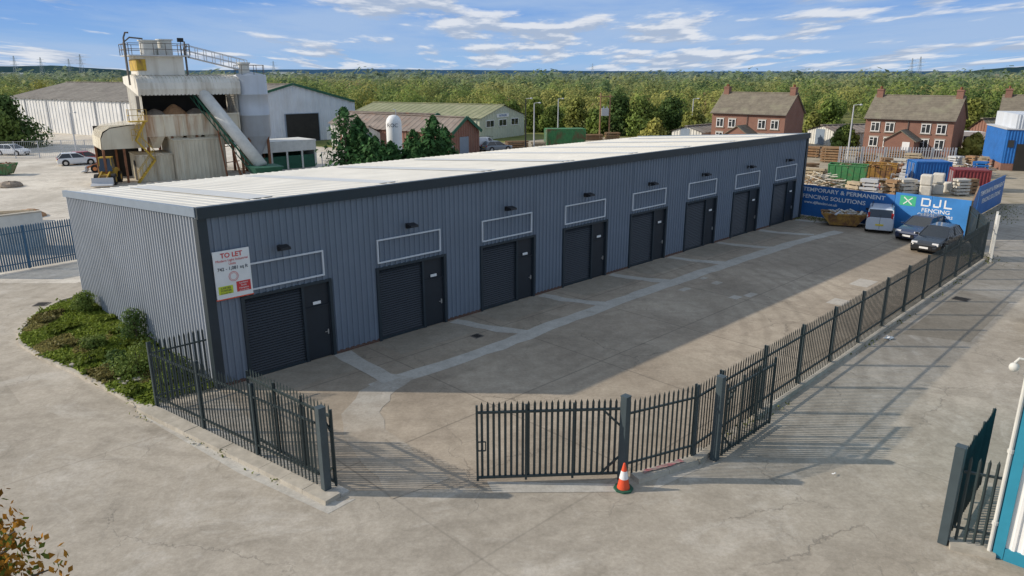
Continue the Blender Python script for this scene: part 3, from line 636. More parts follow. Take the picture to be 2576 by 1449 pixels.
for q in L: m.tube([(c.x*.6,c.y*.6,c.z-1.2),(q[0],q[1],q[2]),(q[0]+q[3]*.8,q[1],q[2]+.2)],.035,5,0,.008)
m.build('trunk','bark',t)
# ---------------------------------------------------------------- generic halls
def hall(name,label,cat,c0,c1,c2,c3,ze,zrd,wm_,em_,rm_,pitch=.6,group=None,rp=.9):
    c0,c1,c2,c3=[V2(c) for c in (c0,c1,c2,c3)]; t=thing(name,label,cat,(c0.x,c0.y,0),0,group)
    tri=lambda f:ze+(zrd-ze)*(1-abs(2*f-1))
    m=MB(); m.corr(c0,c1,0,tri,pitch,.08); m.build('gable_wall',em_,t,world=True)
    m=MB(); m.corr(c1,c2,0,ze,pitch,.08); m.build('side_wall',wm_,t,world=True)
    m=MB(); m.corr(c2,c3,0,tri,pitch,.08); m.build('gable_wall',em_,t,world=True)
    m=MB(); m.corr(c3,c0,0,ze,pitch,.08); m.build('side_wall',wm_,t,world=True)
    r0,r1=(c0+c1)/2,(c3+c2)/2; m=MB()
    ax=(c3-c0).normalized()*.35
    for e0,e1 in ((c0,c3),(c1,c2)):
        out=(e0-r0).normalized()*.4; E0,E1,R0,R1=e0+out-ax,e1+out+ax,r0-ax,r1+ax; k=max(2,int((E1-E0).length/rp))
        for i in range(k):
            for f0,f1,dz0,dz1 in ((i/k,(i+.55)/k,0,0),((i+.55)/k,(i+.75)/k,0,.07),((i+.75)/k,(i+1)/k,.07,0)):
                a,b=E0.lerp(E1,f0),E0.lerp(E1,f1); c,d=R0.lerp(R1,f1),R0.lerp(R1,f0)
                m.add([(a.x,a.y,ze+.02+dz0),(b.x,b.y,ze+.02+dz1),(c.x,c.y,zrd+.06+dz1),(d.x,d.y,zrd+.06+dz0)],[(0,1,2,3)])
    rf=m.build('roof',rm_,t,world=True)
    m=MB(); m.beam((*(r0-ax),zrd+.12),(*(r1+ax),zrd+.12),.5,.12); m.build('ridge_cap',rm_,rf,world=True)
    return t
def onwall(par,p,q,f0,f1,z0,z1,mat,name,off=.12,th=.05,frame=None):
    p,q=V2(p),V2(q); a=(q-p).normalized(); nn=Vector((a.y,-a.x)); P,Q=p.lerp(q,f0),p.lerp(q,f1); m=MB()
    def slab(P,Q,z0,z1,o0,o1): m.hexa([(*(P+nn*o1),z0),(*(Q+nn*o1),z0),(*(Q+nn*o0),z0),(*(P+nn*o0),z0),(*(P+nn*o1),z1),(*(Q+nn*o1),z1),(*(Q+nn*o0),z1),(*(P+nn*o0),z1)])
    slab(P,Q,z0,z1,0,off); o=m.build(name,mat,par,world=True)
    if frame:
        m=MB(); w_=.1; slab(P-a*w_,P,z0-w_,z1+w_,0,off+th); slab(Q,Q+a*w_,z0-w_,z1+w_,0,off+th); slab(P,Q,z1,z1+w_,0,off+th); slab(P,Q,z0-w_,z0,0,off+th)
        md=P.lerp(Q,.5)
        if frame[1]: slab(md-a*.035,md+a*.035,z0,z1,off,off+th)
        m.build('frame',frame[0],o,world=True)
    return o
c0=Vector((-43.3,113)); c1=Vector((-27.0,128)); c3=Vector((-100,148)); c2=c3+(c1-c0)
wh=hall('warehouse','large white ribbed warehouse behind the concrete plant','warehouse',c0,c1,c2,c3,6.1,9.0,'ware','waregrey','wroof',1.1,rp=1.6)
onwall(wh,c0,c1,.42,.68,0,4.4,'dark','doorway',.14,.1,('trim_light',False)); onwall(wh,c0,c1,.74,.79,0,2.1,'white','door',.14)
m=MB(); r0=(c0+c1)/2
for e in (c0,c1): m.beam((e.x+.1,e.y-.3,6.15),(r0.x+.1,r0.y-.3,9.1),.12,.35)
m.build('verge_trim','dgreen',wh,world=True)
for k in range(7):
    f=.1+.12*k; onwall(wh,c3,c0,f,f+.003,0,5.9,'frame','downpipe',.2)
c0=PY(1208,330,122); c1=PY(1318,330,134); c3=PY(880,330,134); c2=V2(c3)+(V2(c1)-V2(c0))
og=hall('office_warehouse','cream building with long olive green roof beyond the conifers','building',c0,c1,c2,c3,3.6,5.5,'cream','cream','oroof',.8,rp=1.2)
for i in range(3): onwall(og,c0,c1,.12+.28*i,.28+.28*i,2.1,3.1,'glass','window',.11,.04,('white',True))
onwall(og,c0,c1,.35,.62,3.5,4.1,'white','sign_board',.12); q=V2(c0).lerp(V2(c1),.485); a=(V2(c1)-V2(c0)).normalized(); text('INTERLINE',.5,'blue',og,(q.x+a.y*.16,q.y-a.x*.16,3.8),(a.x,a.y,0),(0,0,1))
for i in range(9): onwall(og,c3,c0,.2+.085*i,.235+.085*i,2.2,2.9,'glass','window',.11,.04,('white',False))
def shed(label,pa,pb,Ya,Yb,depth,ze,zrd,wall,rm_,trim=None):
    c0=V2(PY(pa,350,Ya)); c1=V2(PY(pb,350,Yb)); a=(c1-c0).normalized(); nn=Vector((-a.y,a.x)); c3=c0+nn*depth; c2=c1+nn*depth
    t=hall('shed',label,'shed',c0,c1,c2,c3,ze,zrd,wall,wall,rm_,.5,rp=1.0)
    if trim:
        m=MB(); r0=(c0+c1)/2
        for e in (c0,c1): m.beam((e.x-nn.x*.45,e.y-nn.y*.45,ze),(r0.x-nn.x*.45,r0.y-nn.y*.45,zrd+.1),.12,.4)
        m.build('verge_trim',trim,t,world=True)
    onwall(t,c0,c1,.3,.6,0,2.4,'trim_light','door',.12); return t
shed('brick gabled shed with green verge beside the white van',1132,1206,98,103,22,3.0,4.9,'brick','rroof','dgreen')
shed('weathered gabled shed with rusty roof behind the white tank',1060,1130,104,110,17,3.4,5.0,'offwhite','rroof','dgreen')
shed('low pale shed with stained grey roof left of the white tank',900,960,104,106,6,2.4,3.4,'offwhite','rroof')
shed('low sheds with rusty roofs between the brick houses',2030,2105,118,112,9,2.0,2.9,'offwhite','rroof')
shed('small pale shed left of the first brick house',1690,1765,118,114,10,1.9,2.7,'offwhite','wroof')
p=PY(992,345,86); tk=thing('storage_tank','white upright storage tank between the conifers','tank',(p.x,p.y,0))
m=MB(); m.lathe((0,0,0),[(.9,.9),(.9,5.2),(.8,5.6),(.5,5.95),(.15,6.05),(0,6.05)],24); m.build('shell','white',tk,smooth=True)
m=MB(); m.lathe((0,0,.02),[(.9,.88),(.3,.1),(.3,0)],20); m.build('cone','offwhite',tk)
for a in range(4): m=MB(); m.beam((.75*math.cos(a*1.57+.7),.75*math.sin(a*1.57+.7),0),(.75*math.cos(a*1.57+.7),.75*math.sin(a*1.57+.7),1.2),.1); m.build('leg','frame',tk)
text('ROC',.6,'ink',tk,(p.x,p.y-.93,4.9),(1,0,0),(0,0,1)); m=MB(); m.tube([(.3,0,6),(.3,0,6.6),(0,0,6.7)],.05,6); m.build('vent_pipe','steel',tk)
for px,Yc,h,w_,lb in ((872,77,7.2,5.6,'tall broad conifer left of the white tank, leftmost of its group'),(945,75,4.4,4.2,'low conifer in front of the rusty shed roof'),(905,82,6.0,3.8,'slim conifer just right of the tallest conifer'),(985,75,3.9,3.4,'short conifer below the white tank'),(1042,76,5.0,3.8,'middle sized conifer right of the white tank'),(1092,76,6.4,4.4,'broad tall conifer at the right end of its group'),(1122,79,5.0,3.0,'narrow conifer at the far right of the conifer group')):
    q=PY(px,400,Yc); conifer(lb,(q.x,q.y,0),h,w_)
# ---------------------------------------------------------------- concrete plant
O=PY(385,455,75); pl=thing('concrete_plant','tall weathered concrete batching plant with silo, conveyor and top tower','concrete plant',(O.x,O.y,0),R(36))
def bp(m,name,mat,par=pl,**k): return m.build(name,mat,par,**k)
m=MB(); m.corr((0,7.4),(0,0),3.6,9.7,.4,.07); bp(m,'housing_wall','plantw'); m=MB(); m.corr((9.4,0),(9.4,7.4),6.4,9.7,.35,.05); m.corr((9.4,7.4),(0,7.4),3.6,9.7,.35,.05); bp(m,'housing_wall','plantw')
m=MB(); prof=[(-.35,8.5),(-.5,9.1),(-.4,9.7),(-.05,10.1),(.5,10.35),(2,10.5),(7.4,10.3)]
for i in range(27):
    x=-.3+i*.37
    for (ya,za),(yb,zb) in zip(prof[:-1],prof[1:]):
        m.add([(x,ya,za),(x+.24,ya,za),(x+.24,yb,zb),(x,yb,zb)],[(0,1,2,3)]); m.add([(x+.24,ya,za+.07),(x+.37,ya,za+.07),(x+.37,yb,zb+.07),(x+.24,yb,zb+.07)],[(0,1,2,3)])
bp(m,'curved_roof','plantw')
for xx in (-.3,9.7):
    m=MB(); m.poly([(xx,y,z) for y,z in prof]+[(xx,7.4,9.6),(xx,0,8.5)]); bp(m,'roof_end','plantw')
m=MB(); m.b2(.1,9.3,4.2,4.3,6.3,9.6); bp(m,'inner_wall','dark')
for i,(x,y,r,h,mt) in enumerate(((1.4,2.1,1.5,.8,'gravel'),(3.3,2.1,1.5,1.25,'sand'),(5.4,2.1,1.4,.8,'gravel'),(7.8,2.1,1.5,.9,'gravel'))):
    m=MB(); m.lathe((x,y,6.3),[(r,0),(r*.75,h*.35),(r*.4,h*.75),(r*.12,h*.97),(0,h)],14); bp(m,'aggregate_heap',mt)
m=MB(); m.b2(0,9.4,-.05,4.1,4.4,6.5)
for x in (0,1.8,3.6,5.4,7.2,9.3): m.b2(x-.06,x+.06,-.16,-.05,4.4,6.6)
m.b2(0,9.4,-.14,-.05,6.4,6.58); bp(m,'storage_bin','hopper')
for x0_ in (.2,2.0,3.8,5.6,7.3): m=MB(); m.hexa([(x0_+.4,.8,3.2),(x0_+1.0,.8,3.2),(x0_+1.0,1.8,3.2),(x0_+.4,1.8,3.2),(x0_,0,4.38),(x0_+1.5,0,4.38),(x0_+1.5,3.2,4.38),(x0_,3.2,4.38)]); bp(m,'hopper','hopper')
for x in (0,2.4,4.8,7.2,9.3):
    for y in (.1,3.4,7.2):
        m=MB(); m.b2(x-.12,x+.12,y-.12,y+.12,0,4.38); bp(m,'steel_column','rust')
m=MB(); m.corr((2.2,5),(2.2,-1.2),0,4.0,.4,.07); m.corr((2.2,-1.2),(7.2,-1.2),0,4.0,.4,.07); m.corr((7.2,-1.2),(7.2,5),0,4.0,.3,.05); m.hexa([(2.1,-1.3,4.0),(7.3,-1.3,4.0),(7.3,5,4.3),(2.1,5,4.3),(2.1,-1.3,4.1),(7.3,-1.3,4.1),(7.3,5,4.4),(2.1,5,4.4)]); bp(m,'lower_housing','plant')
m=MB(); m.corr((-1.2,4),(-1.2,-.6),0,2.6,.3,.05); m.corr((-1.2,-.6),(2.1,-.6),0,2.6,.3,.05); m.b2(-1.3,2.15,-.7,4,2.62,2.7); bp(m,'mixer_housing','plant')
m=MB(); m.b2(-1.28,-1.15,.8,1.8,0,2.0); bp(m,'doorway','dark')
m=MB(); pf=[(-4.3,3.4),(-4.25,4.5),(-4.0,5.1),(-3.3,5.5),(-1.4,5.75),(0,5.8)]
for i in range(14):
    y=-.4+i*.42
    for (xa,za),(xb,zb) in zip(pf[:-1],pf[1:]):
        m.add([(xa,y,za),(xa,y+.27,za),(xb,y+.27,zb),(xb,y,zb)],[(0,1,2,3)]); m.add([(xa,y+.27,za+.07),(xa,y+.42,za+.07),(xb,y+.42,zb+.07),(xb,y+.27,zb+.07)],[(0,1,2,3)])
bp(m,'lean_to_roof','plant')
m=MB(); m.ext([(-4.25,3.4),(-4.2,4.4),(-3.9,5.0),(-3.3,5.4),(-1.4,5.65),(-.05,5.7),(-.05,3.4)],-.35,-.3); bp(m,'lean_to_front','plant'); m=MB(); m.b2(-4.1,-.1,5.3,5.4,0,5.4); bp(m,'lean_to_back','dark')
for x in (-4.15,-2.3):
    for y in (-.3,5.2): m=MB(); m.b2(x-.1,x+.1,y-.1,y+.1,0,3.4); bp(m,'lean_to_post','rust')
m=MB(); m.b2(.2,4.6,1.0,5.0,10.45,12.3); bp(m,'tower_block','plantw'); m=MB(); m.b2(.13,.2,1.0,5.0,10.9,12.0); m.b2(.15,1.0,.93,1.0,10.9,12.0); bp(m,'yellow_panel','yellow')
m=MB(); m.b2(-.5,5.2,.4,5.6,12.3,12.42); pf_=bp(m,'platform','frame')
def rail(m,pts,h=1.1,step=1.1,w_=.06):
    for a,b in zip(pts[:-1],pts[1:]):
        a,b=Vector(a),Vector(b); k=max(1,int((b-a).length/step))
        for i in range(k+1): q=a.lerp(b,i/k); m.beam(q,q+Vector((0,0,h)),w_)
        for z in (h*.5,h): m.beam(a+Vector((0,0,z)),b+Vector((0,0,z)),w_)
m=MB(); rail(m,[(-.5,.4,12.42),(5.2,.4,12.42),(5.2,5.6,12.42),(-.5,5.6,12.42),(-.5,.4,12.42)]); bp(m,'guard_rail','iron',pf_)
for x,y,r,h in ((1.7,2.2,.85,1.35),(3.4,3,.7,1.5)): m=MB(); m.cyl((x,y,12.42),r,h,24); m.cyl((x,y,12.42+h),r+.14,.12,24); bp(m,'filter_unit','offwhite')
m=MB(); m.b2(2.4,3.1,1.2,1.8,12.42,13.1); bp(m,'control_box','offwhite')
for pp,r in (([(-.7,1,9.5),(-.7,1,14.0),(-.5,1,14.5),(-.2,1,14.5)],.09),([(-.6,2,10.5),(-.6,2,13.6),(0,2,14.1),(1.2,2,14.0)],.08),([(4.9,1,10.4),(4.9,1,13.8)],.08),([(5.1,2,10.4),(5.1,2,13.2),(5.4,2,13.4)],.1)): m=MB(); m.tube(pp,r,7); bp(m,'pipe','iron')
m=MB(); m.b2(4.1,4.7,.3,.45,13.7,14.1); m.beam((4.4,.4,12.4),(4.4,.4,13.7),.06); bp(m,'yard_lamp','black')
m=MB(); a,b=Vector((5.2,1.2,12.3)),Vector((11.0,1.2,10.9)); m.hexa([a+Vector((0,-.5,-.1)),b+Vector((0,-.5,-.1)),b+Vector((0,.5,-.1)),a+Vector((0,.5,-.1)),a+Vector((0,-.5,0)),b+Vector((0,-.5,0)),b+Vector((0,.5,0)),a+Vector((0,.5,0))])
for y in (-.5,.5): rail(m,[a+Vector((0,y,0)),b+Vector((0,y,0))],1.1,.8)
bp(m,'gangway','frame')
SX,SY=11.2,.9
m=MB(); m.lathe((SX,SY,0),[(.35,1.6),(1.65,4.0),(1.7,4.05),(1.7,6.2),(1.74,6.22),(1.74,6.3),(1.7,6.32),(1.7,8.4),(1.74,8.42),(1.74,8.5),(1.7,8.52),(1.7,10.4),(1.65,10.5),(0,10.85)],36); si=bp(m,'silo','silo',smooth=True)
m=MB(); m.lathe((SX-.6,SY-.2,0),[(.55,10.6),(.55,11.6),(.68,11.62),(.68,11.78),(0,11.82)],20); bp(m,'silo_filter','offwhite',si)
m=MB(); rail(m,[(SX+1.6*math.cos(q*.785),SY+1.6*math.sin(q*.785),10.5) for q in range(9)],1.0,2,.05); bp(m,'silo_rail','iron',si)
for q in range(4): x,y=SX+1.45*math.cos(q*1.57+.78),SY+1.45*math.sin(q*1.57+.78); m=MB(); m.b2(x-.12,x+.12,y-.12,y+.12,0,4.2); bp(m,'silo_leg','rust',si)
a,b=Vector((5.6,.6,9.0)),Vector((9.3,-6.2,1.3)); dr=(b-a).normalized(); sd=dr.cross(Vector((0,0,1))).normalized(); up=sd.cross(dr)
m=MB(); m.tube([a+up*.2,b+up*.2],.62,16); cv=bp(m,'conveyor_cover','offwhite',smooth=True)
m=MB()
for s_ in (-.5,.5):
    m.beam(a+sd*s_-up*.45,b+sd*s_-up*.45,.1,.18); m.beam(a+sd*s_-up*1.0,b+sd*s_-up*1.0,.08,.08)
    for i in range(12): m.beam((a.lerp(b,i/12))+sd*s_-up*.5,(a.lerp(b,(i+1)/12))+sd*s_-up*1.,.05)
bp(m,'conveyor_truss','dgreen',cv)
for f in (.45,.7):
    q=a.lerp(b,f); m=MB()
    for s_ in (-.6,.6): m.beam(q+sd*s_-up*.9,Vector((q.x+.3,q.y,0))+sd*s_*1.6,.14)
    for z in (.3,.6): m.beam(Vector((q.x+.3,q.y,q.z*z))+sd*.9,Vector((q.x+.3,q.y,q.z*z))-sd*.9,.08)
    bp(m,'conveyor_leg','rust',cv)
bx_,by_=9.5,-6.8
m=MB(); m.hexa([(bx_-1,by_-1.1,.5),(bx_+1,by_-1.1,.5),(bx_+1,by_+1.1,.5),(bx_-1,by_+1.1,.5),(bx_-1.5,by_-1.6,1.5),(bx_+1.5,by_-1.6,1.5),(bx_+1.5,by_+1.6,1.5),(bx_-1.5,by_+1.6,1.5)]); bp(m,'feed_hopper','dgreen')
m=MB(); P_=[(-1.5,-1.0,0),(.3,-1.0,2.2),(-1.2,-1.0,4.2),(-.2,-1.0,6.0)]
for p_,q_ in zip(P_[:-1],P_[1:]):
    p_,q_=Vector(p_),Vector(q_)
    for y in (-.3,.3): m.beam(p_+Vector((0,y,0)),q_+Vector((0,y,0)),.05,.14); m.beam(p_+Vector((0,y,1)),q_+Vector((0,y,1)),.04)
    k=int((q_-p_).length/.3)
    for i in range(k): c_=p_.lerp(q_,i/k); m.b2(c_.x-.1,c_.x+.1,c_.y-.3,c_.y+.3,c_.z,c_.z+.03)
    for i in range(5): c_=p_.lerp(q_,i/4); m.beam(c_+Vector((0,-.3,0)),c_+Vector((0,-.3,1)),.04)
bp(m,'yellow_stair','yellow')
m=MB(); m.b2(-1.6,.0,-1.5,-.5,6.0,6.1); rail(m,[(-1.6,-1.5,6.1),(0,-1.5,6.1)],1.1,.6,.05); rail(m,[(-1.6,-.5,6.1),(-1.6,-1.5,6.1)],1.1,.6,.05); rail(m,[(-1.6,-1.5,4.2),(-.6,-1.5,4.2)],1.1,.6,.05)
bp(m,'yellow_landing','yellow')
m=MB(); m.b2(-.1,-.075,1.0,2.6,6.8,8.4); bp(m,'side_opening','dark')
O2=PY(712,405,84); t=thing('storage_shed','low white framed shed beside the foot of the conveyor','shed',(O2.x,O2.y,0),GA)
m=MB(); m.b2(-3.2,4.4,0,4.2,2.95,3.2); m.build('roof','offwhite',t); m=MB(); m.b2(-3.1,4.3,.1,.2,0,1.5); m.build('front_wall','dgreen',t); m=MB(); m.b2(-3.1,4.3,3.9,4.0,0,2.9); m.build('back_wall','dgreen',t)
m=MB()
for x in (-3.1,-1.3,.6,2.5,4.2): m.b2(x-.1,x+.1,0,.1,0,2.95)
m.b2(-3.1,4.3,-.02,.0,2.0,2.95); m.build('frame','offwhite',t)
for xa in (-3.2,4.3): m=MB(); m.b2(xa,xa+.1,.1,4,0,2.9); m.build('side_wall','offwhite',t)
# ---------------------------------------------------------------- vehicles
def loft(m,secs,mi=0):
    n=len(secs[0]); b=len(m.v)
    for s_ in secs: m.v+=[tuple(q) for q in s_]
    for i in range(len(secs)-1):
        for j in range(n): m.f.append((b+i*n+j,b+i*n+(j+1)%n,b+(i+1)*n+(j+1)%n,b+(i+1)*n+j)); m.m.append(mi)
    m.f.append(tuple(b+j for j in range(n))[::-1]); m.f.append(tuple(b+(len(secs)-1)*n+j for j in range(n))); m.m+=[mi,mi]
def car(label,loc,rz,pm,group=None,L=4.25,Wd=1.78,Ht=1.47,van=False,name='parked_car',cat='car'):
    t=thing(name,label,cat,(loc[0],loc[1],0),rz,group); hw=Wd/2
    def sec(x,z0,z1,w_,r=.12): return [(x,-w_*.93,z0),(x,-w_,z0+.15),(x,-w_,(z0+z1)/2+.1),(x,-w_*.96,z1-r*.7),(x,-w_*.86,z1),(x,w_*.86,z1),(x,w_*.96,z1-r*.7),(x,w_,(z0+z1)/2+.1),(x,w_,z0+.15),(x,w_*.93,z0)]
    if van: S=[(.5,.34,.62,.80),(.485,.24,.78,.92),(.42,.2,.98,.97),(.30,.2,1.12,1.),(.1,.2,1.16,1.),(-.44,.2,1.16,1.),(-.5,.26,1.12,.96)]; zb=1.14
    else: S=[(.5,.34,.56,.78),(.485,.24,.68,.88),(.43,.2,.78,.95),(.30,.2,.87,.99),(.18,.2,.93,1.),(-.30,.2,.95,1.),(-.44,.22,.94,.97),(-.49,.26,.86,.92),(-.5,.34,.75,.86)]; zb=.92
    m=MB(); loft(m,[sec(x*L,a,b,w_*hw) for x,a,b,w_ in S]); body=m.build('body',pm,t,smooth=False,bevel=.03)
    if van: bx=(-.495,.27); tx=(-.475,.10); tw=.84
    else: bx=(-.47,.20); tx=(-.36,.02); tw=.70
    def rect(x0,x1,w_,z): return [(x0*L,-w_*hw,z),(x1*L,-w_*hw,z),(x1*L,w_*hw,z),(x0*L,w_*hw,z)]
    m=MB(); a_,b_=rect(bx[0],bx[1],.92,zb),rect(tx[0],tx[1],tw,Ht-.05); m.hexa(a_+b_); m.build('windows','glass',t)
    m=MB(); c_=rect(tx[0]-.005,tx[1]+.005,tw+.02,Ht-.06); d_=rect(tx[0]+.03,tx[1]-.03,tw-.1,Ht+.01); m.hexa(c_+d_)
    for i in range(4): m.beam(Vector(a_[i]),Vector(b_[i]),.07)
    for f in ((.52,) if not van else (.72,)):
        for i,j in ((0,1),(3,2)): m.beam(Vector(a_[i]).lerp(Vector(a_[j]),f),Vector(b_[i]).lerp(Vector(b_[j]),f),.08)
    if van:
        for sg in (-1,1):
            lo_=[(bx[0]*L,sg*.925*hw,zb),(.06*L,sg*.925*hw,zb),(.02*L,sg*(tw+.015)*hw,Ht-.06),(tx[0]*L,sg*(tw+.015)*hw,Ht-.06)]; m.poly(lo_)
    m.build('roof',pm,t,bevel=.02)
    for sx_ in (.31,-.30):
        for sg in (-1,1):
            c=Vector((sx_*L,sg*(hw-.1),.32)); m=MB(); m.tube([c-Vector((0,.11,0)),c+Vector((0,.11,0))],.32,18); wl=m.build('wheel','tyre',t,smooth=False)
            m=MB(); m.tube([c-Vector((0,.115,0)),c+Vector((0,.115,0))],.2,12); m.build('rim','steel',wl)
            m=MB(); q=c+Vector((0,sg*.095,.03)); m.tube([q-Vector((0,.006,0)),q+Vector((0,.002,0))],.40,18); m.build('wheel_arch','black',t)
    for sg in (-1,1):
        m=MB(); zf=.66 if not van else .86; m.box((.47*L,sg*hw*.66,zf),(.16,.34,.15)); m.build('headlight','lamp',t)
        m=MB(); zt_=.82 if not van else 1.2; m.box((-.487*L,sg*hw*.83,zt_),(.1,.14,.22 if not van else .5)); m.build('tail_light','redlamp',t)
        m=MB(); m.box((.17*L,sg*(hw+.08),zb+.06),(.1,.18,.13)); m.build('wing_mirror','black' if van else pm,t)
    m=MB(); m.box((.5*L,0,.42),(.03,.9,.2)); m.build('grille','black',t)
    m=MB(); m.box((.507*L,0,.42),(.02,.5,.11)); m.build('front_plate','white',t); m=MB(); m.box((-.503*L,0,.62),(.02,.5,.11)); m.build('rear_plate','plate_y',t)
    if van:
        for sg in (-1,1): m=MB(); m.box((-.05*L,sg*hw*.7,Ht+.06),(.55*L,.04,.04)); m.build('roof_rail','black',t)
        m=MB(); m.box((-.499*L,0,.85),(.02,.02,1.0)); m.build('door_seam','black',t)
    return t
p=G(2215,580); car('silver grey van parked by the rusty yellow skip',(p.x+.3,p.y+.8),R(62),'p_silver',None,4.3,1.75,1.72,True,'parked_van','van')
p=G(2325,602); car('dark blue hatchback parked behind the black car by the hoarding',(p.x,p.y+.5),R(180+38),'p_navy','cars parked by the hoarding')
p=G(2362,630); car('black hatchback parked nearest to the long fence',(p.x,p.y+.4),R(180+42),'p_black','cars parked by the hoarding')
for px,py,rz,pm,lb,vn in ((35,390,R(-10),'p_white','white estate car at the far left edge of the plant yard',False),(196,414,R(35),'p_white','white car parked left of the yellow loader',False),(224,410,R(40),'p_red','red car beside the white car in plant yard',False),(1222,378,R(20),'p_white','white van parked in front of the brick shed',True),(1250,380,R(30),'p_grey','grey car parked beside the white van',False),(2680,850,R(75),'p_black','black van at the far right edge of the road',True)):
    g=G(px,py); car(lb,g,rz,pm,None,4.3,1.8,1.9 if vn else 1.47,vn,'parked_van' if vn else 'parked_car','van' if vn else 'car')
g=G(2440,374); t=thing('caravan','small white caravan near the second brick house','caravan',(g.x,g.y,0),R(-10)); m=MB(); m.ext([(-1.9,.5),(1.8,.5),(2.0,1.0),(1.8,1.9),(1.3,2.5),(-1.6,2.55),(-2.0,2.1),(-2.05,1.0)],-1,1); m.build('body','white',t,bevel=.05)
for x in (-1.1,.4): m=MB(); m.box((x,-1.01,1.6),(.9,.04,.6)); m.build('window','glass',t)
m=MB(); m.tube([(-.2,-1.02,.33),(-.2,-.8,.33)],.32,14); m.build('wheel','tyre',t)
def machine(name,label,cat,loc,rz,sc_,mat):
    t=thing(name,label,cat,loc,rz); t.scale=(sc_,sc_,sc_)
    m=MB(); m.ext([(-2.4,.7),(.2,.7),(.2,1.9),(-1.2,1.9),(-2.4,1.6)],-.9,.9); m.b2(.2,1.8,-.5,.5,.7,1.3); m.build('body',mat,t,bevel=.05)
    m=MB(); m.hexa([(-.9,-.75,1.9),(.6,-.75,1.6),(.6,.75,1.6),(-.9,.75,1.9),(-.7,-.65,3.2),(.4,-.65,3.2),(.4,.65,3.2),(-.7,.65,3.2)]); cb=m.build('cab','glass',t); m=MB(); m.b2(-.8,.5,-.72,.72,3.2,3.32)
    for x,y in ((-.8,-.7),(.5,-.7),(.5,.7),(-.8,.7)): m.beam((x,y,1.7),(x*.85,y*.92,3.2),.09)
    m.build('cab_frame',mat,cb)
    for y in (-.45,.45): m=MB(); m.beam((.6,y,1.5),(2.6,y,.9),.16,.3); m.build('lift_arm',mat,t)
    m=MB(); m.ext([(2.5,.9),(2.5,.25),(3.4,.15),(3.5,.25),(2.8,.5),(2.75,1.1)],-1.2,1.2); m.build('bucket','frame',t)
    for x in (-1.5,1.2):
        for y in (-.95,.95): m=MB(); m.tube([(x,y-.22,.7),(x,y+.22,.7)],.7,18); wl=m.build('wheel','tyre',t); m=MB(); m.tube([(x,y-.23,.7),(x,y+.23,.7)],.35,12); m.build('rim',mat,wl)
g=G(268,464); machine('wheel_loader','small yellow wheel loader standing left of the concrete plant','loader',(g.x,g.y+.5,0),R(-75),.8,'yellow')
g=G(262,432); machine('site_dumper','small orange dumper behind the yellow loader','dumper',(g.x,g.y,0),R(200),.62,'p_orange')
# ---------------------------------------------------------------- skips, containers, stacks
def skip(label,loc,rz,L,Wd,h,mat,fill=None,group='skips',name='skip'):
    t=thing(name,label,'skip',loc,rz,group); s_=.22*L if h<1.6 else .04*L; m=MB(); x,y=L/2,Wd/2; xb=x-s_
    B=[(-xb,-y*.92,.1),(xb,-y*.92,.1),(xb,y*.92,.1),(-xb,y*.92,.1)]; Tt=[(-x,-y,h),(x,-y,h),(x,y,h),(-x,y,h)]
    m.add(B+Tt,[(0,1,2,3),(0,4,5,1),(1,5,6,2),(2,6,7,3),(3,7,4,0)]); bd=m.build('body',mat,t)
    m=MB()
    for i in range(4): m.beam(Tt[i],Tt[(i+1)%4],.1,.1)
    k=6
    for i in range(k+1):
        f=i/k
        for a_,b_,c_,d_ in ((B[0],B[1],Tt[0],Tt[1]),(B[3],B[2],Tt[3],Tt[2])): m.beam(Vector(a_).lerp(Vector(b_),f),Vector(c_).lerp(Vector(d_),f),.08)
    m.build('rib_frame',mat,bd)
    if fill:
        m=MB()
        for i in range(70):
            c=(rnd.uniform(-x,x)*.85,rnd.uniform(-y,y)*.85,h*.78+rnd.uniform(0,.3)); a=Vector((rnd.uniform(-1,1),rnd.uniform(-1,1),rnd.uniform(-.3,.3)))*rnd.uniform(.2,.6); m.beam(Vector(c)-a,Vector(c)+a,rnd.uniform(.05,.2),rnd.uniform(.03,.1),rnd.randrange(len(fill)))
        m.add([(-x*.9,-y*.9,h*.78),(x*.9,-y*.9,h*.78),(x*.9,y*.9,h*.78),(-x*.9,y*.9,h*.78)],[(0,1,2,3)]); m.build('waste',fill,t)
    return t
skip('low rusty yellow skip full of waste beside the silver van',G(2118,566),R(-20),2.9,1.6,.88,'rustyellow',['timber','bag','timber2','frame'])
skip('tall green waste skip in the yard behind the hoarding',G(2128,468),R(-30),3.4,2.0,2.1,'green',['timber','timber2','rust'])
skip('tall rusty yellow skip right of the green skip',G(2210,462),R(-30),2.9,2.0,2.0,'rustyellow',['timber','rust','timber2'])
skip('small green skip at the left edge of the plant yard',G(8,440),R(10),2.6,1.6,1.2,'green',['gravel','rust'])
def container(label,loc,rz,L,Wd,h,mat,group='containers'):
    t=thing('shipping_container',label,'container',loc,rz,group); x,y=L/2,Wd/2; m=MB(); m.corr((-x,-y),(x,-y),.15,h-.12,.28,.04); m.corr((x,-y),(x,y),.15,h-.12,.28,.04); m.corr((x,y),(-x,y),.15,h-.12,.28,.04); m.corr((-x,y),(-x,-y),.15,h-.12,.28,.04); m.b2(-x,x,-y,y,h-.1,h); m.build('shell',mat,t)
    m=MB()
    for a in (-x,x):
        for b in (-y,y): m.b2(a-.07,a+.07,b-.07,b+.07,0,h+.01)
    for b in (-y,y):
        for z in (.1,h-.06): m.b2(-x+.07,x-.07,b-.05,b+.05,z-.08,z+.08)
    m.build('frame',mat,t)
    m=MB()
    for yy in (-.6,-.3,.3,.6): m.beam((-x-.06,yy,.2),(-x-.06,yy,h-.2),.04)
    m.build('door_bars','frame',t)
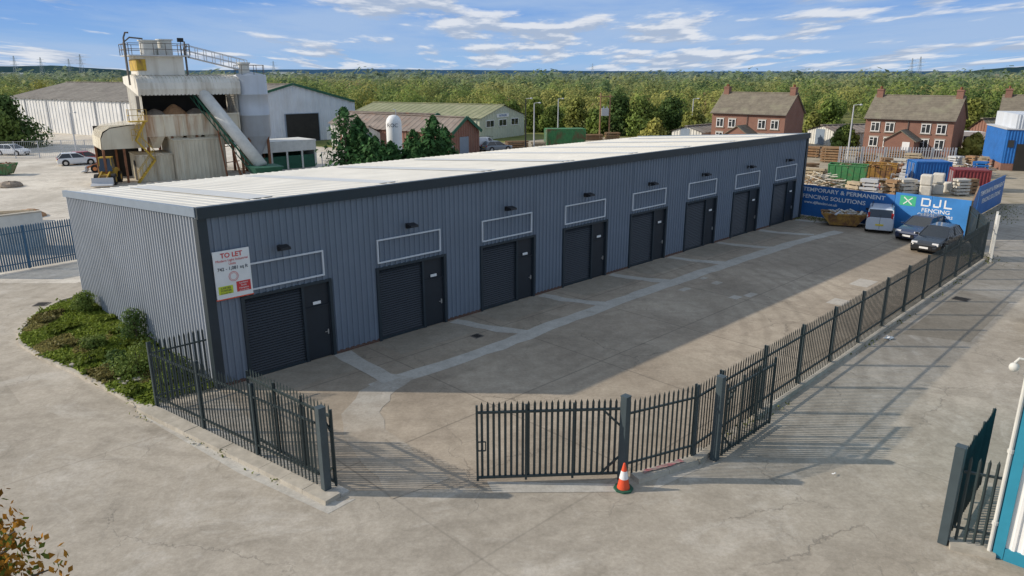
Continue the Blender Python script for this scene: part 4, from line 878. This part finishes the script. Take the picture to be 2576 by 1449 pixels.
container('green shipping container in the timber yard left of the houses',G(1420,366),R(8),5.9,2.4,2.6,'green')
container('bright blue container behind the hoarding logo',G(2330,462),R(-8),3.2,2.2,2.3,'blue2')
container('dark red container at the right end of the yard behind hoarding',G(2432,478),R(-20),2.9,2.2,2.0,'maroon')
def stack(label,loc,rz,L,Wd,h,mat='timber',group='timber stacks',cat='timber stack',name='timber_stack'):
    t=thing(name,label,cat,loc,rz,group); nl_=max(2,int(h/.28))
    for k in range(nl_):
        m=MB(); z=.1+k*h/nl_; q=h/nl_-.07; la=rnd.uniform(-.07,.07)
        for j in range(6): y=-Wd/2+Wd*(j+.5)/6; o=rnd.uniform(-.14,.14); m.box((o,y+la,z+q/2),(L*rnd.uniform(.86,1.04),Wd/6-.02,q*rnd.uniform(.75,1.)))
        m.build('plank_layer',mat,t); m=MB()
        for x in (-L*.3,L*.3): m.box((x,0,z-.035),(.1,Wd,.07))
        m.build('bearers','timber2',t)
for px,py,rz,L_,W_,h_,mt,lb in ((2045,452,-.6,2.4,1.2,1.2,'timber2','loose pale timber stack against the far end of the grey building'),(2092,408,-.5,2.6,1.3,1.9,'timber','tall brown timber stack behind the green skip'),(2040,395,-.5,2.2,1.2,1.4,'timber','brown timber stack left of the tall stack'),(2140,392,-.5,2.0,1.1,1.1,'timber2','low pale timber stack before the grey fence'),(2178,410,-.5,2.2,1.2,1.2,'timber','brown timber stack between the two tall skips'),(1400,362,.1,3.0,1.2,.9,'timber','low brown stack in front of the green container'),(1440,360,.1,2.4,1.2,.9,'timber','brown stack at the right foot of green container'),(1490,352,.1,3.6,1.3,.9,'timber','long brown stack right of the green container'),(1540,350,.1,2.4,1.3,1.1,'timber','brown stack below the utility pole'),(1300,372,.2,3.4,1.2,1.0,'timber','brown fence panels stacked beside the dark pole'),(1355,371,.1,2.0,1.2,.8,'timber2','small pale stack beside the white lamp post'),(1770,352,.0,4.0,1.3,1.6,'timber','brown panels stacked before the first brick house'),(1650,352,.0,3.5,1.3,1.0,'timber','long brown stack in front of the yellow bush'),(2250,395,-.5,2.4,1.2,.9,'timber','brown stack before the second brick house')):
    stack(lb,G(px,py),rz,L_,W_,h_,mt)
mn={'timber':'brown timber','timber2':'pale timber','bag':'off white block','frame':'grey panel','rust':'rusty metal','blue2':'blue panel','maroon':'dark red panel'}
for row,(py,xs,kinds) in {'back':(424,[2225,2258,2296,2330,2400,2440,2472],['timber','bag','timber2','rust','frame','timber','timber2']),'middle':(445,[2035,2072,2250,2278,2375,2405,2462],['timber','timber2','rust','frame','bag','timber2','blue2']),'front':(488,[2150,2185,2240,2275,2300,2412,2440],['timber2','frame','timber','bag','frame','bag','timber'])}.items():
    for i,(px,kd) in enumerate(zip(xs,kinds)):
        stack('%s stack behind the hoarding, %s from left in %s row'%(mn[kd],ords[i],row),G(px,py+rnd.uniform(-5,4)),rnd.uniform(-1.3,.2),rnd.uniform(.9,1.8),rnd.uniform(.8,1.2),rnd.uniform(.7,1.7) if row!='front' else rnd.uniform(.8,1.5),kd,'pallet stacks behind the hoarding','pallet stack','pallet_stack')
def bag(label,px,py,z=0,s=.95):
    g=G(px,py); m=MB(); m.box((0,0,s/2),(s,s,s)); o=m.build('bulk_bag','bag',None,bevel=.12); o.location=(g.x,g.y,z); o.rotation_euler=(0,0,rnd.uniform(-.7,-.3)); tag(o,label,'bag','bulk bags stacked behind the hoarding')
bag('off white bulk bag, leftmost on the ground behind the logo',2325,492); bag('off white bulk bag, middle one on the ground behind the logo',2355,488); bag('off white bulk bag, rightmost on the ground behind the logo',2385,484)
bag('off white bulk bag stacked on the left ground bag',2325,492,.96); bag('off white bulk bag stacked on the middle ground bag',2355,488,.96); bag('off white bulk bag at the back near the blue container',2372,462)
for i,(px,py,lb) in enumerate(((2205,482,'metal cage with mixed scrap beside the yellow skip'),(2258,470,'metal cage with white items near the blue container'))):
    t=thing('metal_cage',lb,'cage',G(px,py),-.5); m=MB()
    for x in (-.7,0,.7):
        for y in (-.5,.5): m.beam((x,y,0),(x,y,1.2),.04)
    for z in (.1,.6,1.2):
        for y in (-.5,.5): m.beam((-.7,y,z),(.7,y,z),.04)
        for x in (-.7,.7): m.beam((x,-.5,z),(x,.5,z),.04)
    m.build('frame','frame',t); m=MB()
    for j in range(14): m.box((rnd.uniform(-.5,.5),rnd.uniform(-.3,.3),rnd.uniform(.15,.8)),(rnd.uniform(.1,.4),.2,.2),rnd.random(),rnd.randrange(2))
    m.build('contents',['red' if i==0 else 'white','timber2'],t)
for px,py,lb,k_,sz,mts in ((2060,470,'sprawling heap of broken timber and waste left of the green skip',110,1.,['timber','timber2','bag']),(2285,440,'heap of scrap poles and panels left of the blue container',80,.75,['frame','timber','rust']),(2390,452,'heap of mixed boards right of the blue container',80,.75,['timber2','bag','rust']),(2190,436,'loose boards piled behind the yellow skip',70,.8,['timber','timber2','frame']),(2450,440,'loose pale boards piled behind the red container',70,.8,['timber2','timber','frame'])):
    t=thing('debris_heap',lb,'debris',G(px,py)); m=MB()
    for i in range(k_):
        a=Vector((rnd.uniform(-2.2,1.6)*sz,rnd.uniform(-2,2.5)*sz,0)); a.z=max(.06,rnd.uniform(.1,1.5)*(1-a.length/4)); b=Vector((rnd.uniform(-1,1),rnd.uniform(-1,1),rnd.uniform(-.3,.3)))*.9; m.beam(a-b,a+b,rnd.uniform(.05,.16),.06,rnd.randrange(3))
    m.build('boards',mts,t)
# ---------------------------------------------------------------- hoardings
HA=V2(G(2010,540)); HB=V2(G(2428,603)); hd_=(HB-HA).normalized(); HA2=HA-hd_*2.6
hb=thing('hoarding','bright blue hoarding with white company lettering at the end of the yard','hoarding',(HA2.x,HA2.y,0)); nn=Vector((hd_.y,-hd_.x)); k=6
for i in range(k):
    a,b=HA2.lerp(HB,i/k)+hd_*.01,HA2.lerp(HB,(i+1)/k)-hd_*.01; h=2.4 if i<4 else 2.6; m=MB()
    m.hexa([(*(a+nn*.03),.05),(*(b+nn*.03),.05),(*(b-nn*.03),.05),(*(a-nn*.03),.05),(*(a+nn*.03),h),(*(b+nn*.03),h),(*(b-nn*.03),h),(*(a-nn*.03),h)]); m.build('panel','blue' if i<4 else 'blue3',hb,world=True)
    m=MB(); m.beam((*(b-nn*.1),0),(*(b-nn*.1),h),.1); m.build('support_post','timber',hb,world=True)
xd=(hd_.x,hd_.y,0)
def ht(s,f,z,size,mat='white',sx=1,al='LEFT',bold=.006,o=.035):
    q=HA+hd_*f; text(s,size,mat,hb,(q.x+nn.x*o,q.y+nn.y*o,z),xd,(0,0,1),sx=sx,align=al,bold=bold)
Lv=(HB-HA).length
ht('TEMPORARY & PERMANENT',.12,2.06,.42,sx=1.17,bold=.006); ht('FENCING SOLUTIONS',.12,1.53,.42,sx=1.17,bold=.006); ht('www.djlfencing.co.uk',.3,1.1,.28,sx=1.1)
def hq(f0,f1,z0,z1,o): a,b=HA+hd_*f0,HA+hd_*f1; m.hexa([(*(a+nn*o),z0),(*(b+nn*o),z0),(*(b+nn*.03),z0),(*(a+nn*.03),z0),(*(a+nn*o),z1),(*(b+nn*o),z1),(*(b+nn*.03),z1),(*(a+nn*.03),z1)])
lx=Lv-3.05; st=.10; z0_,z1_=1.86,2.42
m=MB(); hq(lx,lx+st,z0_,z1_,.036); hq(lx+st,lx+.5,z0_,z0_+st,.036); hq(lx+st,lx+.5,z1_-st,z1_,.036); hq(lx+.5,lx+.5+st,z0_+.07,z1_-.07,.036); m.build('letter_mark','white',hb,world=True)
m=MB(); hq(lx+1.15,lx+1.15+st,z0_+.07,z1_,.036); hq(lx+.78,lx+1.15,z0_,z0_+st,.036); hq(lx+.78,lx+.78+st,z0_+st,z0_+.22,.036); m.build('letter_mark','white',hb,world=True)
m=MB(); hq(lx+1.45,lx+1.45+st,z0_,z1_,.036); hq(lx+1.45+st,lx+1.95,z0_,z0_+st,.036); m.build('letter_mark','white',hb,world=True)
ht('FENCING',Lv-2.07,1.6,.36,al='CENTER',sx=1.2,bold=.003); ht('CONTRACTORS',Lv-2.07,1.28,.27,al='CENTER',sx=1.12,bold=.003); ht('01924 371400',Lv-2.07,.95,.2,al='CENTER')
m=MB(); hq(Lv-4.45,Lv-3.4,1.76,2.45,.036); M['logogreen']=mk('logo_green',(.06,.42,.22),.05,3,.5); m.build('green_logo_panel','logogreen',hb,world=True)
fc=Lv-3.92; zc_=2.1
m=MB()
for s1 in (-1,1):
    a_=HA+hd_*(fc-.28*s1); b_=HA+hd_*(fc+.28*s1); q=nn*.04; m.beam((a_.x+q.x,a_.y+q.y,zc_-.24),(b_.x+q.x,b_.y+q.y,zc_+.24),.012,.07)
m.build('cross_emblem','white',hb,world=True)
HC=V2(G(2452,548)); HD=V2(G(2516,512)); t=thing('hoarding','blue hoarding with white lettering along the road beyond the fence end','hoarding',(HC.x,HC.y,0)); a=(HD-HC).normalized(); n2=Vector((a.y,-a.x))
m=MB(); m.hexa([(*(HC+n2*.03),.05),(*(HD+n2*.03),.05),(*(HD-n2*.03),.05),(*(HC-n2*.03),.05),(*(HC+n2*.03),2.4),(*(HD+n2*.03),2.4),(*(HD-n2*.03),2.4),(*(HC-n2*.03),2.4)]); m.build('panel','blue',t,world=True)
q=HC.lerp(HD,.5)+n2*.04; text('TEMPORARY & PERMANENT',.5,'white',t,(q.x,q.y,1.75),(a.x,a.y,0),(0,0,1),sx=1.3,bold=.006); text('FENCING SOLUTIONS',.5,'white',t,(q.x,q.y,1.1),(a.x,a.y,0),(0,0,1),sx=1.3,bold=.006)
E_=V2(G(2428,603)); t=thing('hoarding','plain blue hoarding linking the logo corner to the road hoarding','hoarding',(E_.x,E_.y,0)); m=MB(); m.beam((E_.x+.15,E_.y+.1,1.25),(HC.x-.1,HC.y-.1,1.25),.06,2.3); m.build('panel','blue',t,world=True); m=MB(); m.beam((E_.x+.15,E_.y+.2,2.42),(HC.x-.1,HC.y,2.42),.1,.05); m.build('top_rail','timber',t,world=True)
g=G(2490,652); t=thing('white_gate_panel','tall white panel standing upright beyond the end of the long fence','panel',g,R(60)); m=MB(); m.b2(-.7,.7,-.03,.03,.1,2.6); m.build('board','white',t)
for x in (-.7,.7): m=MB(); m.b2(x-.05,x+.05,-.06,.06,0,2.75); m.build('post','offwhite',t)
palisade('pale grey palisade fence in front of the brick houses',[V2(G(2108,412)),V2(G(2400,416))],z0=.05,h=2.1,mat='frame',pmat='frame',sp=.28,w=.12)
# ---------------------------------------------------------------- left side fence and yard
palisade('weathered blue grey palisade fence at the left of the grey building',[V2(G(-60,700)),V2(G(200,655))],z0=.05,h=2.5,mat='oldfence',pmat='bluepost',sp=.12,w=.09)
a=G(-30,640);b=G(118,618); t=thing('block_wall','low pale concrete wall behind the left palisade fence','wall',a); m=MB(); m.beam((a.x,a.y,1.1),(b.x,b.y,1.1),.3,2.2); m.build('blockwork','offwhite',t,world=True); m=MB(); m.beam((a.x,a.y,2.24),(b.x,b.y,2.24),.36,.08); m.build('coping','kerb',t,world=True)
stack('old timber pieces piled behind the pale wall at left',G(40,558),.3,2.2,1.0,.8,'timber2')
def meshfence(label,pts,h,name='mesh_fence'):
    t=thing(name,label,'fence',pts[0]); B=bays([V2(p) for p in pts],3.); m0=MB()
    for b in B: m=MB(); m.beam((b.x,b.y,0),(b.x,b.y,h),.09); m.build('post','frame',t,world=True)
    for a,b in zip(B[:-1],B[1:]):
        for z in (.1,h*.5,h-.05): m0.beam((a.x,a.y,z),(b.x,b.y,z),.04)
        for i in range(12): q=a.lerp(b,i/12); m0.beam((q.x,q.y,.1),(q.x,q.y,h-.05),.02)
    m0.build('mesh','frame',t,world=True)
meshfence('grey mesh fence along the foot of the white warehouse',[G(-20,400),G(275,392)],2.2)
meshfence('light mesh fence running behind the grey building roof',[PY(810,400,84),PY(1140,380,92)],2.0)
for px,py,lb,mt in ((25,470,'gravel heap beside the left edge of the plant yard','gravel'),(75,545,'small sand heap in the plant yard near the pale wall','sand')):
    m=MB(); m.sphere((0,0,0),1.1,14,0,.5,.12); o=m.build('aggregate_heap',mt); o.location=G(px,py); tag(o,lb,'heap')
for px,py,h,lb in ((193,385,5.5,'thin lamp post in front of the white warehouse'),(1343,372,6.5,'white lamp post with round head beyond the grey roof'),(1322,376,7.2,'dark post standing left of the white lamp post'),(1403,345,6.5,'white flag pole beyond the green container'),(1738,345,6.5,'thin lamp post left of the first brick house'),(2131,400,6.8,'thin lamp post between the two brick houses')):
    g=G(px,py); t=thing('lamp_post',lb,'lamp post',g); m=MB(); m.tube([(0,0,0),(0,0,h)],.12,8,0,.07); m.build('pole','black' if 'dark' in lb else 'frame',t)
    m=MB(); m.beam((0,0,h),(.7,-.2,h+.1),.07); m.sphere((.8,-.2,h+.05),.2,8,0,.6); m.build('lamp_head','frame',t)
g=G(1508,348); t=thing('utility_pole','brown wooden utility pole carrying a grey transformer','utility pole',g); m=MB(); m.tube([(0,0,0),(0,0,7.6)],.16,8,0,.11); m.build('pole','timber',t); m=MB(); m.tube([(1.6,0,0),(1.6,0,7.3)],.16,8,0,.11); m.build('pole','timber',t); m=MB(); m.b2(.2,1.4,-.4,.4,3.8,5.0); m.b2(.4,.6,-.1,.1,5,5.3); m.b2(1,1.2,-.1,.1,5,5.3); m.build('transformer','frame',t); m=MB(); m.b2(-.5,2.1,-.06,.06,6.9,7.05); m.build('crossarm','timber',t)
# ---------------------------------------------------------------- houses
def house(label,px,py,Yh,rz,Wd,Dp,ze,zrd,ext_=True):
    p=PY(px,py,Yh); t=thing('brick_house',label,'house',(p.x,p.y,0),rz,'red brick houses'); mid=Dp/2
    m=MB(); m.b2(0,Wd,0,Dp,0,ze); m.add([(0,0,ze),(0,Dp,ze),(0,mid,zrd-.05)],[(0,1,2)]); m.add([(Wd,0,ze),(Wd,Dp,ze),(Wd,mid,zrd-.05)],[(0,1,2)]); m.build('wall','brick',t)
    m=MB()
    for s_ in (0,1):
        y0,y1=(-.35,mid) if s_==0 else (Dp+.35,mid); z0=ze-.12; th=.14
        m.hexa([(-.2,y0,z0),(Wd+.2,y0,z0),(Wd+.2,y1,zrd),(-.2,y1,zrd),(-.2,y0,z0+th),(Wd+.2,y0,z0+th),(Wd+.2,y1,zrd+th),(-.2,y1,zrd+th)])
    rf=m.build('roof','tiles',t); m=MB(); m.tube([(-.2,mid,zrd+.12),(Wd+.2,mid,zrd+.12)],.12,8); m.build('ridge_tiles','tiles',rf)
    for x in (.5,Wd-.5):
        m=MB(); m.b2(x-.4,x+.4,mid-.45,mid+.45,zrd-.9,zrd+1.0); m.b2(x-.47,x+.47,mid-.52,mid+.52,zrd+.8,zrd+.9); ch=m.build('chimney','brick',rf)
        for y in (-.22,.22): m=MB(); m.cyl((x,mid+y,zrd+1.0),.12,.35,10); m.build('chimney_pot','rust',ch)
    m=MB(); m.tube([(-.2,-.42,ze-.05),(Wd+.2,-.42,ze-.05)],.05,6); m.build('gutter','iron',t); m=MB(); m.tube([(Wd*.5,-.1,0),(Wd*.5,-.1,ze-.1)],.05,6); m.build('downpipe','iron',t)
    for zz,hh in ((2.95,1.25),(.9,1.3)):
        for x in (Wd*.07,Wd*.24,Wd*.65,Wd*.82):
            ww_=1.15; m=MB(); m.b2(x,x+ww_,-.03,.0,zz,zz+hh); wnd=m.build('window','glass',t)
            m=MB()
            for q in ((x,x+.09,zz,zz+hh),(x+ww_-.09,x+ww_,zz,zz+hh),(x+.09,x+ww_-.09,zz,zz+.09),(x+.09,x+ww_-.09,zz+hh-.09,zz+hh),(x+ww_/2-.04,x+ww_/2+.04,zz+.09,zz+hh-.09),(x+.09,x+ww_/2-.04,zz+hh*.66,zz+hh*.66+.06)): m.b2(q[0],q[1],-.08,-.031,q[2],q[3])
            m.build('frame','white',wnd); m=MB(); m.b2(x-.1,x+ww_+.1,-.14,.0,zz-.12,zz-.01); m.build('sill','sill',wnd); m=MB(); m.b2(x-.1,x+ww_+.1,-.03,0,zz+hh+.01,zz+hh+.16); m.build('lintel','sill',wnd)
    if ext_:
        xa,xb=Wd*.33,Wd*.66; ym=-3.2; mx=(xa+xb)/2; m=MB(); m.b2(xa,xb,ym,-.01,0,2.1); m.add([(xa,ym,2.1),(xb,ym,2.1),(mx,ym,3.3)],[(0,1,2)]); ex=m.build('extension','brick',t)
        m=MB()
        for sg,xe in ((-1,xa-.25),(1,xb+.25)): m.hexa([(xe,ym-.2,1.95),(mx,ym-.2,3.35),(mx,-.02,3.35),(xe,-.02,1.95),(xe,ym-.2,2.07),(mx,ym-.2,3.47),(mx,-.02,3.47),(xe,-.02,2.07)])
        m.build('extension_roof','tiles',ex); m=MB(); m.b2(xb-1.4,xb-.5,ym-.05,ym,0,1.95); m.build('door','white',t)
    return t
house('red brick house with tiled roof, left one above the grey roof end',1788,340,113,R(-41),11.2,7.2,5.0,7.8)
house('red brick house with tiled roof behind the skips, beside the caravan',2168,380,104,R(-41),10.9,7.4,4.7,7.6)
house('red brick house at the far right edge behind the blue building',2500,370,100,R(-35),12,7.6,4.7,7.7,False)
shed('small brick outbuilding with arched gable right of the second house',2436,2496,112,108,6,2.6,4.2,'brick','tiles')
p=G(2515,428); t=thing('blue_building','blue and white clad unit with dark doorway at the right edge','building',(p.x,p.y,0),R(-20)); m=MB(); m.b2(0,12,0,9,0,.8); m.build('brick_base','brick',t); m=MB(); m.corr((0,0),(12,0),.8,4.6,.3,.04); m.corr((0,9),(0,0),.8,4.6,.3,.04); m.build('blue_wall','blue2',t); m=MB(); m.corr((.8,-.05),(12,-.05),4.6,6.2,.3,.06); m.b2(.8,12,0,9,6.1,6.25); m.corr((.8,9),(.8,0),4.6,6.2,.3,.06); m.build('upper_wall','waregrey',t); m=MB(); m.b2(1.2,3.2,-.1,-.06,0,3.0); m.build('doorway','dark',t); m=MB(); m.b2(-.1,12.1,-.12,9,4.55,4.68); m.build('trim','frame',t); m=MB(); m.b2(.3,.9,-.09,-.06,2.6,3.4); m.build('window','glass',t)
b0=G(2496,1397); u_=Vector((.74,-.675)); v_=Vector((.7318,.6815)); t=thing('teal_building','pale clad building with teal corner trim at lower right','building',b0)
B0=V2(b0); B1=B0+u_*9; n3=Vector((u_.y,-u_.x)); m=MB(); m.corr(B0+u_*.2,B1,.3,7.0,.2,.04); m.build('front_wall','ware',t,world=True); m=MB(); m.corr(B0+v_*9,B0,.05,7.0,.2,.03); m.build('side_wall','teal',t,world=True)
m=MB(); m.hexa([(*(B0+n3*.06),0.02),(*(B0+u_*.2+n3*.06),.02),(*(B0+u_*.2+v_*.1),.02),(*(B0+v_*.1),.02),(*(B0+n3*.06),7),(*(B0+u_*.2+n3*.06),7),(*(B0+u_*.2+v_*.1),7),(*(B0+v_*.1),7)]); m.build('corner_trim','teal',t,world=True)
m=MB(); m.hexa([(*(B0+u_*.21+n3*.05),.0),(*(B1+n3*.05),.0),(*(B1),.0),(*(B0+u_*.21),.0),(*(B0+u_*.21+n3*.05),.3),(*(B1+n3*.05),.3),(*(B1),.3),(*(B0+u_*.21),.3)]); m.build('base_trim','teal',t,world=True)
m=MB(); q=B0-u_*.07+n3*.04; m.tube([(q.x,q.y,0.02),(q.x,q.y,6.9)],.045,10)
for z in (.8,2.6,4.4): m.cyl((q.x,q.y,z),.065,.08,10)
m.build('downpipe','offwhite',t,world=True)
cc_=thing('security_camera','white dome security camera on the downpipe of the teal building','camera',(q.x,q.y,4.65))
m=MB(); m.tube([(0,0,.1),(-.18,.08,.12),(-.24,.1,.02)],.03,8); m.build('bracket','offwhite',cc_); m=MB(); m.sphere((-.24,.1,-.08),.1,14,0,1.); m.build('dome','offwhite',cc_,smooth=True)
# ---------------------------------------------------------------- woodland and individual trees
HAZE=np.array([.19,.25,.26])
def wood(name,label,pos,nl,ls,nlobes=6,nn=.2,inner=.88):
    PP=[];NN=[];CC=[]
    for (x,y,h,w_,kind) in pos:
        L=lobes((x,y,0),h,w_,nlobes,.3); L=[(a,b,c,r*1.4) for a,b,c,r in L]; P,N,C=sample(L,nl,PAL[kind],inner,.16,.06)
        C*=rnd.uniform(.88,1.15); C*=(.7+.4*np.clip(P[:,2]/h,0,1))[:,None]  # lower leaves coloured darker, shade under the canopy painted in
        hz=min(.66,max(0,(y-120)/900)); C=C*(1-hz)+HAZE*hz  # distance haze is blended into the leaf colours
        PP.append(P);NN.append(N+np.array([-.2,-.15,.4]));CC.append(C)
    n=nl*len(pos); o=leafmesh(name,np.concatenate(PP),np.concatenate(NN),np.full(n,ls),np.concatenate(CC),mat='leafw',nn=nn); o['kind']='stuff'; o['label']=label; o['category']='woodland'; return o
def region(y0,y1,n,hmin,hmax,wmul=1.):
    out=[]; tries=0
    while len(out)<n and tries<n*20:
        tries+=1; y=math.sqrt(rnd.uniform(y0*y0,y1*y1)); x=rnd.uniform(-.85,.85)*y
        f=x/y
        lim=150 if f>.1 else (140 if f>-.02 else (150 if f>-.2 else (172 if f>-.45 else 190)))
        if f<-.68: lim=135
        if y<lim: continue
        if y<230 and math.sin(x*.06+1)*math.sin(y*.07+.5)>.62: continue
        s_=math.sin(x*.045+y*.02)+math.sin(x*.021-y*.05+1)+.6*math.sin(x*.11+y*.013+2)
        r=rnd.random()*.7+.12+s_*.18; kind='brown' if r<-.05 else 'yellow' if r<.27 else 'olive' if r<.54 else 'lime' if r<.68 else 'green' if r<.94 else 'dark'
        h=rnd.uniform(hmin,hmax)*(1+.12*s_)
        if rnd.random()<.12: h*=1.18
        out.append((x,y,h,h*rnd.uniform(.75,1.25)*wmul,kind))
    return out
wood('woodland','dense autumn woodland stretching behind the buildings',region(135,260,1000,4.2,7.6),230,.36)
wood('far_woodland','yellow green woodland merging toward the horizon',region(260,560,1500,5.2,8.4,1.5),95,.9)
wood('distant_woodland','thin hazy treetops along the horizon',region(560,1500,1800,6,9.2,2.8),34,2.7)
ilist=[(1560,135,7.2,8,'dark','dark round tree behind the utility pole'),(1620,133,6.6,9,'green','broad green tree in the middle of the tree line'),(1690,136,6.6,8,'dark','dark green tree left of the first brick house'),(1450,138,6.5,6,'olive','olive tree behind the green container'),(1500,134,5,5,'green','smaller green tree left of the utility pole'),(1648,122,3.4,4.6,'yellow','round yellow bush in front of the tree line'),(1395,140,5.2,6,'green','bushy green tree behind the flag pole'),(1345,142,6.4,6,'lime','pale green tree behind the white lamp post'),(2085,140,6.0,7,'green','green tree between the two brick houses'),(2130,108,3.8,4.2,'green','green bush close to the left of second brick house'),(2050,128,4.2,5,'olive','olive bush behind the low sheds'),(2440,140,6.2,7,'olive','olive tree behind the brick outbuilding'),(2462,100,3.0,3.2,'yellow','yellow green bush beside the caravan'),(1745,130,4.6,5,'olive','olive bush behind the small pale shed'),(2560,118,6.5,6,'dark','dark tree rising behind the right hand house'),(8,112,7.6,10,'dark','big dark tree at the far left edge'),(-70,106,7.8,11,'green','green tree at the left end of the white warehouse'),(120,215,8.5,9,'yellow','yellow tree behind the white warehouse roof'),(940,150,6.4,6,'yellow','yellow tree behind the olive roof'),(1290,145,5.6,6,'green','green tree at the right end of the olive roof')]
for px,Yc,h,w_,kd,lb in ilist:
    q=PY(px,300,Yc); big=w_>=10; tree(lb,(q.x,q.y,0),h,w_,kd,7000 if big else 2600,.3,'trees standing in front of the woodland',k=26 if big else 18,z0=.05)
def hills(name,D,prof,mat,seed):
    m=MB(); k=160; rr=random.Random(seed)
    for i in range(k+1):
        f=i/k; px=-400+f*3400; r=ray(px,188); x=r.x/r.y*D
        z=0
        for j in range(len(prof)-1):
            if prof[j][0]<=px<=prof[j+1][0]: g=(px-prof[j][0])/(prof[j+1][0]-prof[j][0]); z=prof[j][1]*(1-g)+prof[j+1][1]*g
        z+=rr.uniform(-.03,.03)*z; m.v+=[(x,D,-5),(x,D,max(z,1)),(x*1.3,D*1.3,max(z,1)*.9)]
    for i in range(k): a=3*i; m.f+=[(a,a+3,a+4,a+1),(a+1,a+4,a+5,a+2)]; m.m+=[0,0]
    return struct(m.build(name,mat))
M['hill_far']=mk('far_hill',(.13,.25,.42),.12,.002,1,spec=0); M['hill_mid']=mk('mid_hill',(.09,.16,.19),.25,.01,1,spec=0,c2=(.15,.21,.15),f2=(.5,.6),s2=.004)  # bluish base colours paint aerial haze onto the hills
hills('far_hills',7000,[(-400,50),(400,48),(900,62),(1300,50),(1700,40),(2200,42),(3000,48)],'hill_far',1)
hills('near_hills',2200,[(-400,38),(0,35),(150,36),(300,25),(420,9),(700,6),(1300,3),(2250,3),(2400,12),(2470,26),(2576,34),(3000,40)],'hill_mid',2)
def pylon(label,px,D,h):
    q=ray(px,188); x=q.x/q.y*D; t=thing('electricity_pylon',label,'pylon',(x,D,0),0,'distant electricity pylons'); m=MB(); w_=h*.009
    for a,b in ((-1,-1),(1,-1),(1,1),(-1,1)): m.beam((a*h*.1,b*h*.1,0),(a*h*.01,b*h*.01,h),w_)
    for z,l in ((.62,.2),(.77,.24),(.9,.17)): m.beam((-h*l,0,h*z),(h*l,0,h*z),w_)
    for i in range(6): z0,z1=i/7,(i+1)/7; s0,s1=.1-.09*z0,.1-.09*z1; m.beam((-h*s0,-h*s0,h*z0),(h*s1,-h*s1,h*z1),w_*.7); m.beam((h*s0,-h*s0,h*z0),(-h*s1,-h*s1,h*z1),w_*.7)
    m.build('lattice','silo',t)
for px,D,h,lb in ((42,2150,62,'leftmost distant pylon on the hill'),(108,2150,58,'second distant pylon from the left on the hill'),(178,2150,54,'third distant pylon from the left, on the hill'),(208,2150,66,'fourth distant pylon from the left on the hill'),(690,1800,42,'distant pylon just right of the tall plant'),(1490,1900,38,'distant pylon near the middle of the skyline'),(2290,1500,42,'left one of the paired pylons on the right skyline'),(2310,1450,44,'right one of the paired pylons on the right skyline')):
    pylon(lb,px,D,h)
for px,w_,h,lb in ((710,60,22,'tiny white building on the horizon right of the plant'),(760,40,18,'tiny pale building on the horizon, second from the plant'),(1050,30,18,'tiny pale building near the middle of the horizon'),(1305,26,14,'tiny white building above the middle woodland'),(40,70,20,'low pale building at the foot of the left hill')):
    D=1900; q=ray(px,188); o=MB(); o.prism([(-w_/2,-10),(w_/2,-10),(w_/2,10),(-w_/2,10)],0,h*.62); o.ext([(-w_/2,h*.62),(w_/2,h*.62),(w_/2*.9,h*.8),(-w_/2*.9,h*.8)],-9,9); ob=o.build('distant_building','white'); ob.location=(q.x/q.y*D,D,0); tag(ob,lb,'building','distant buildings')
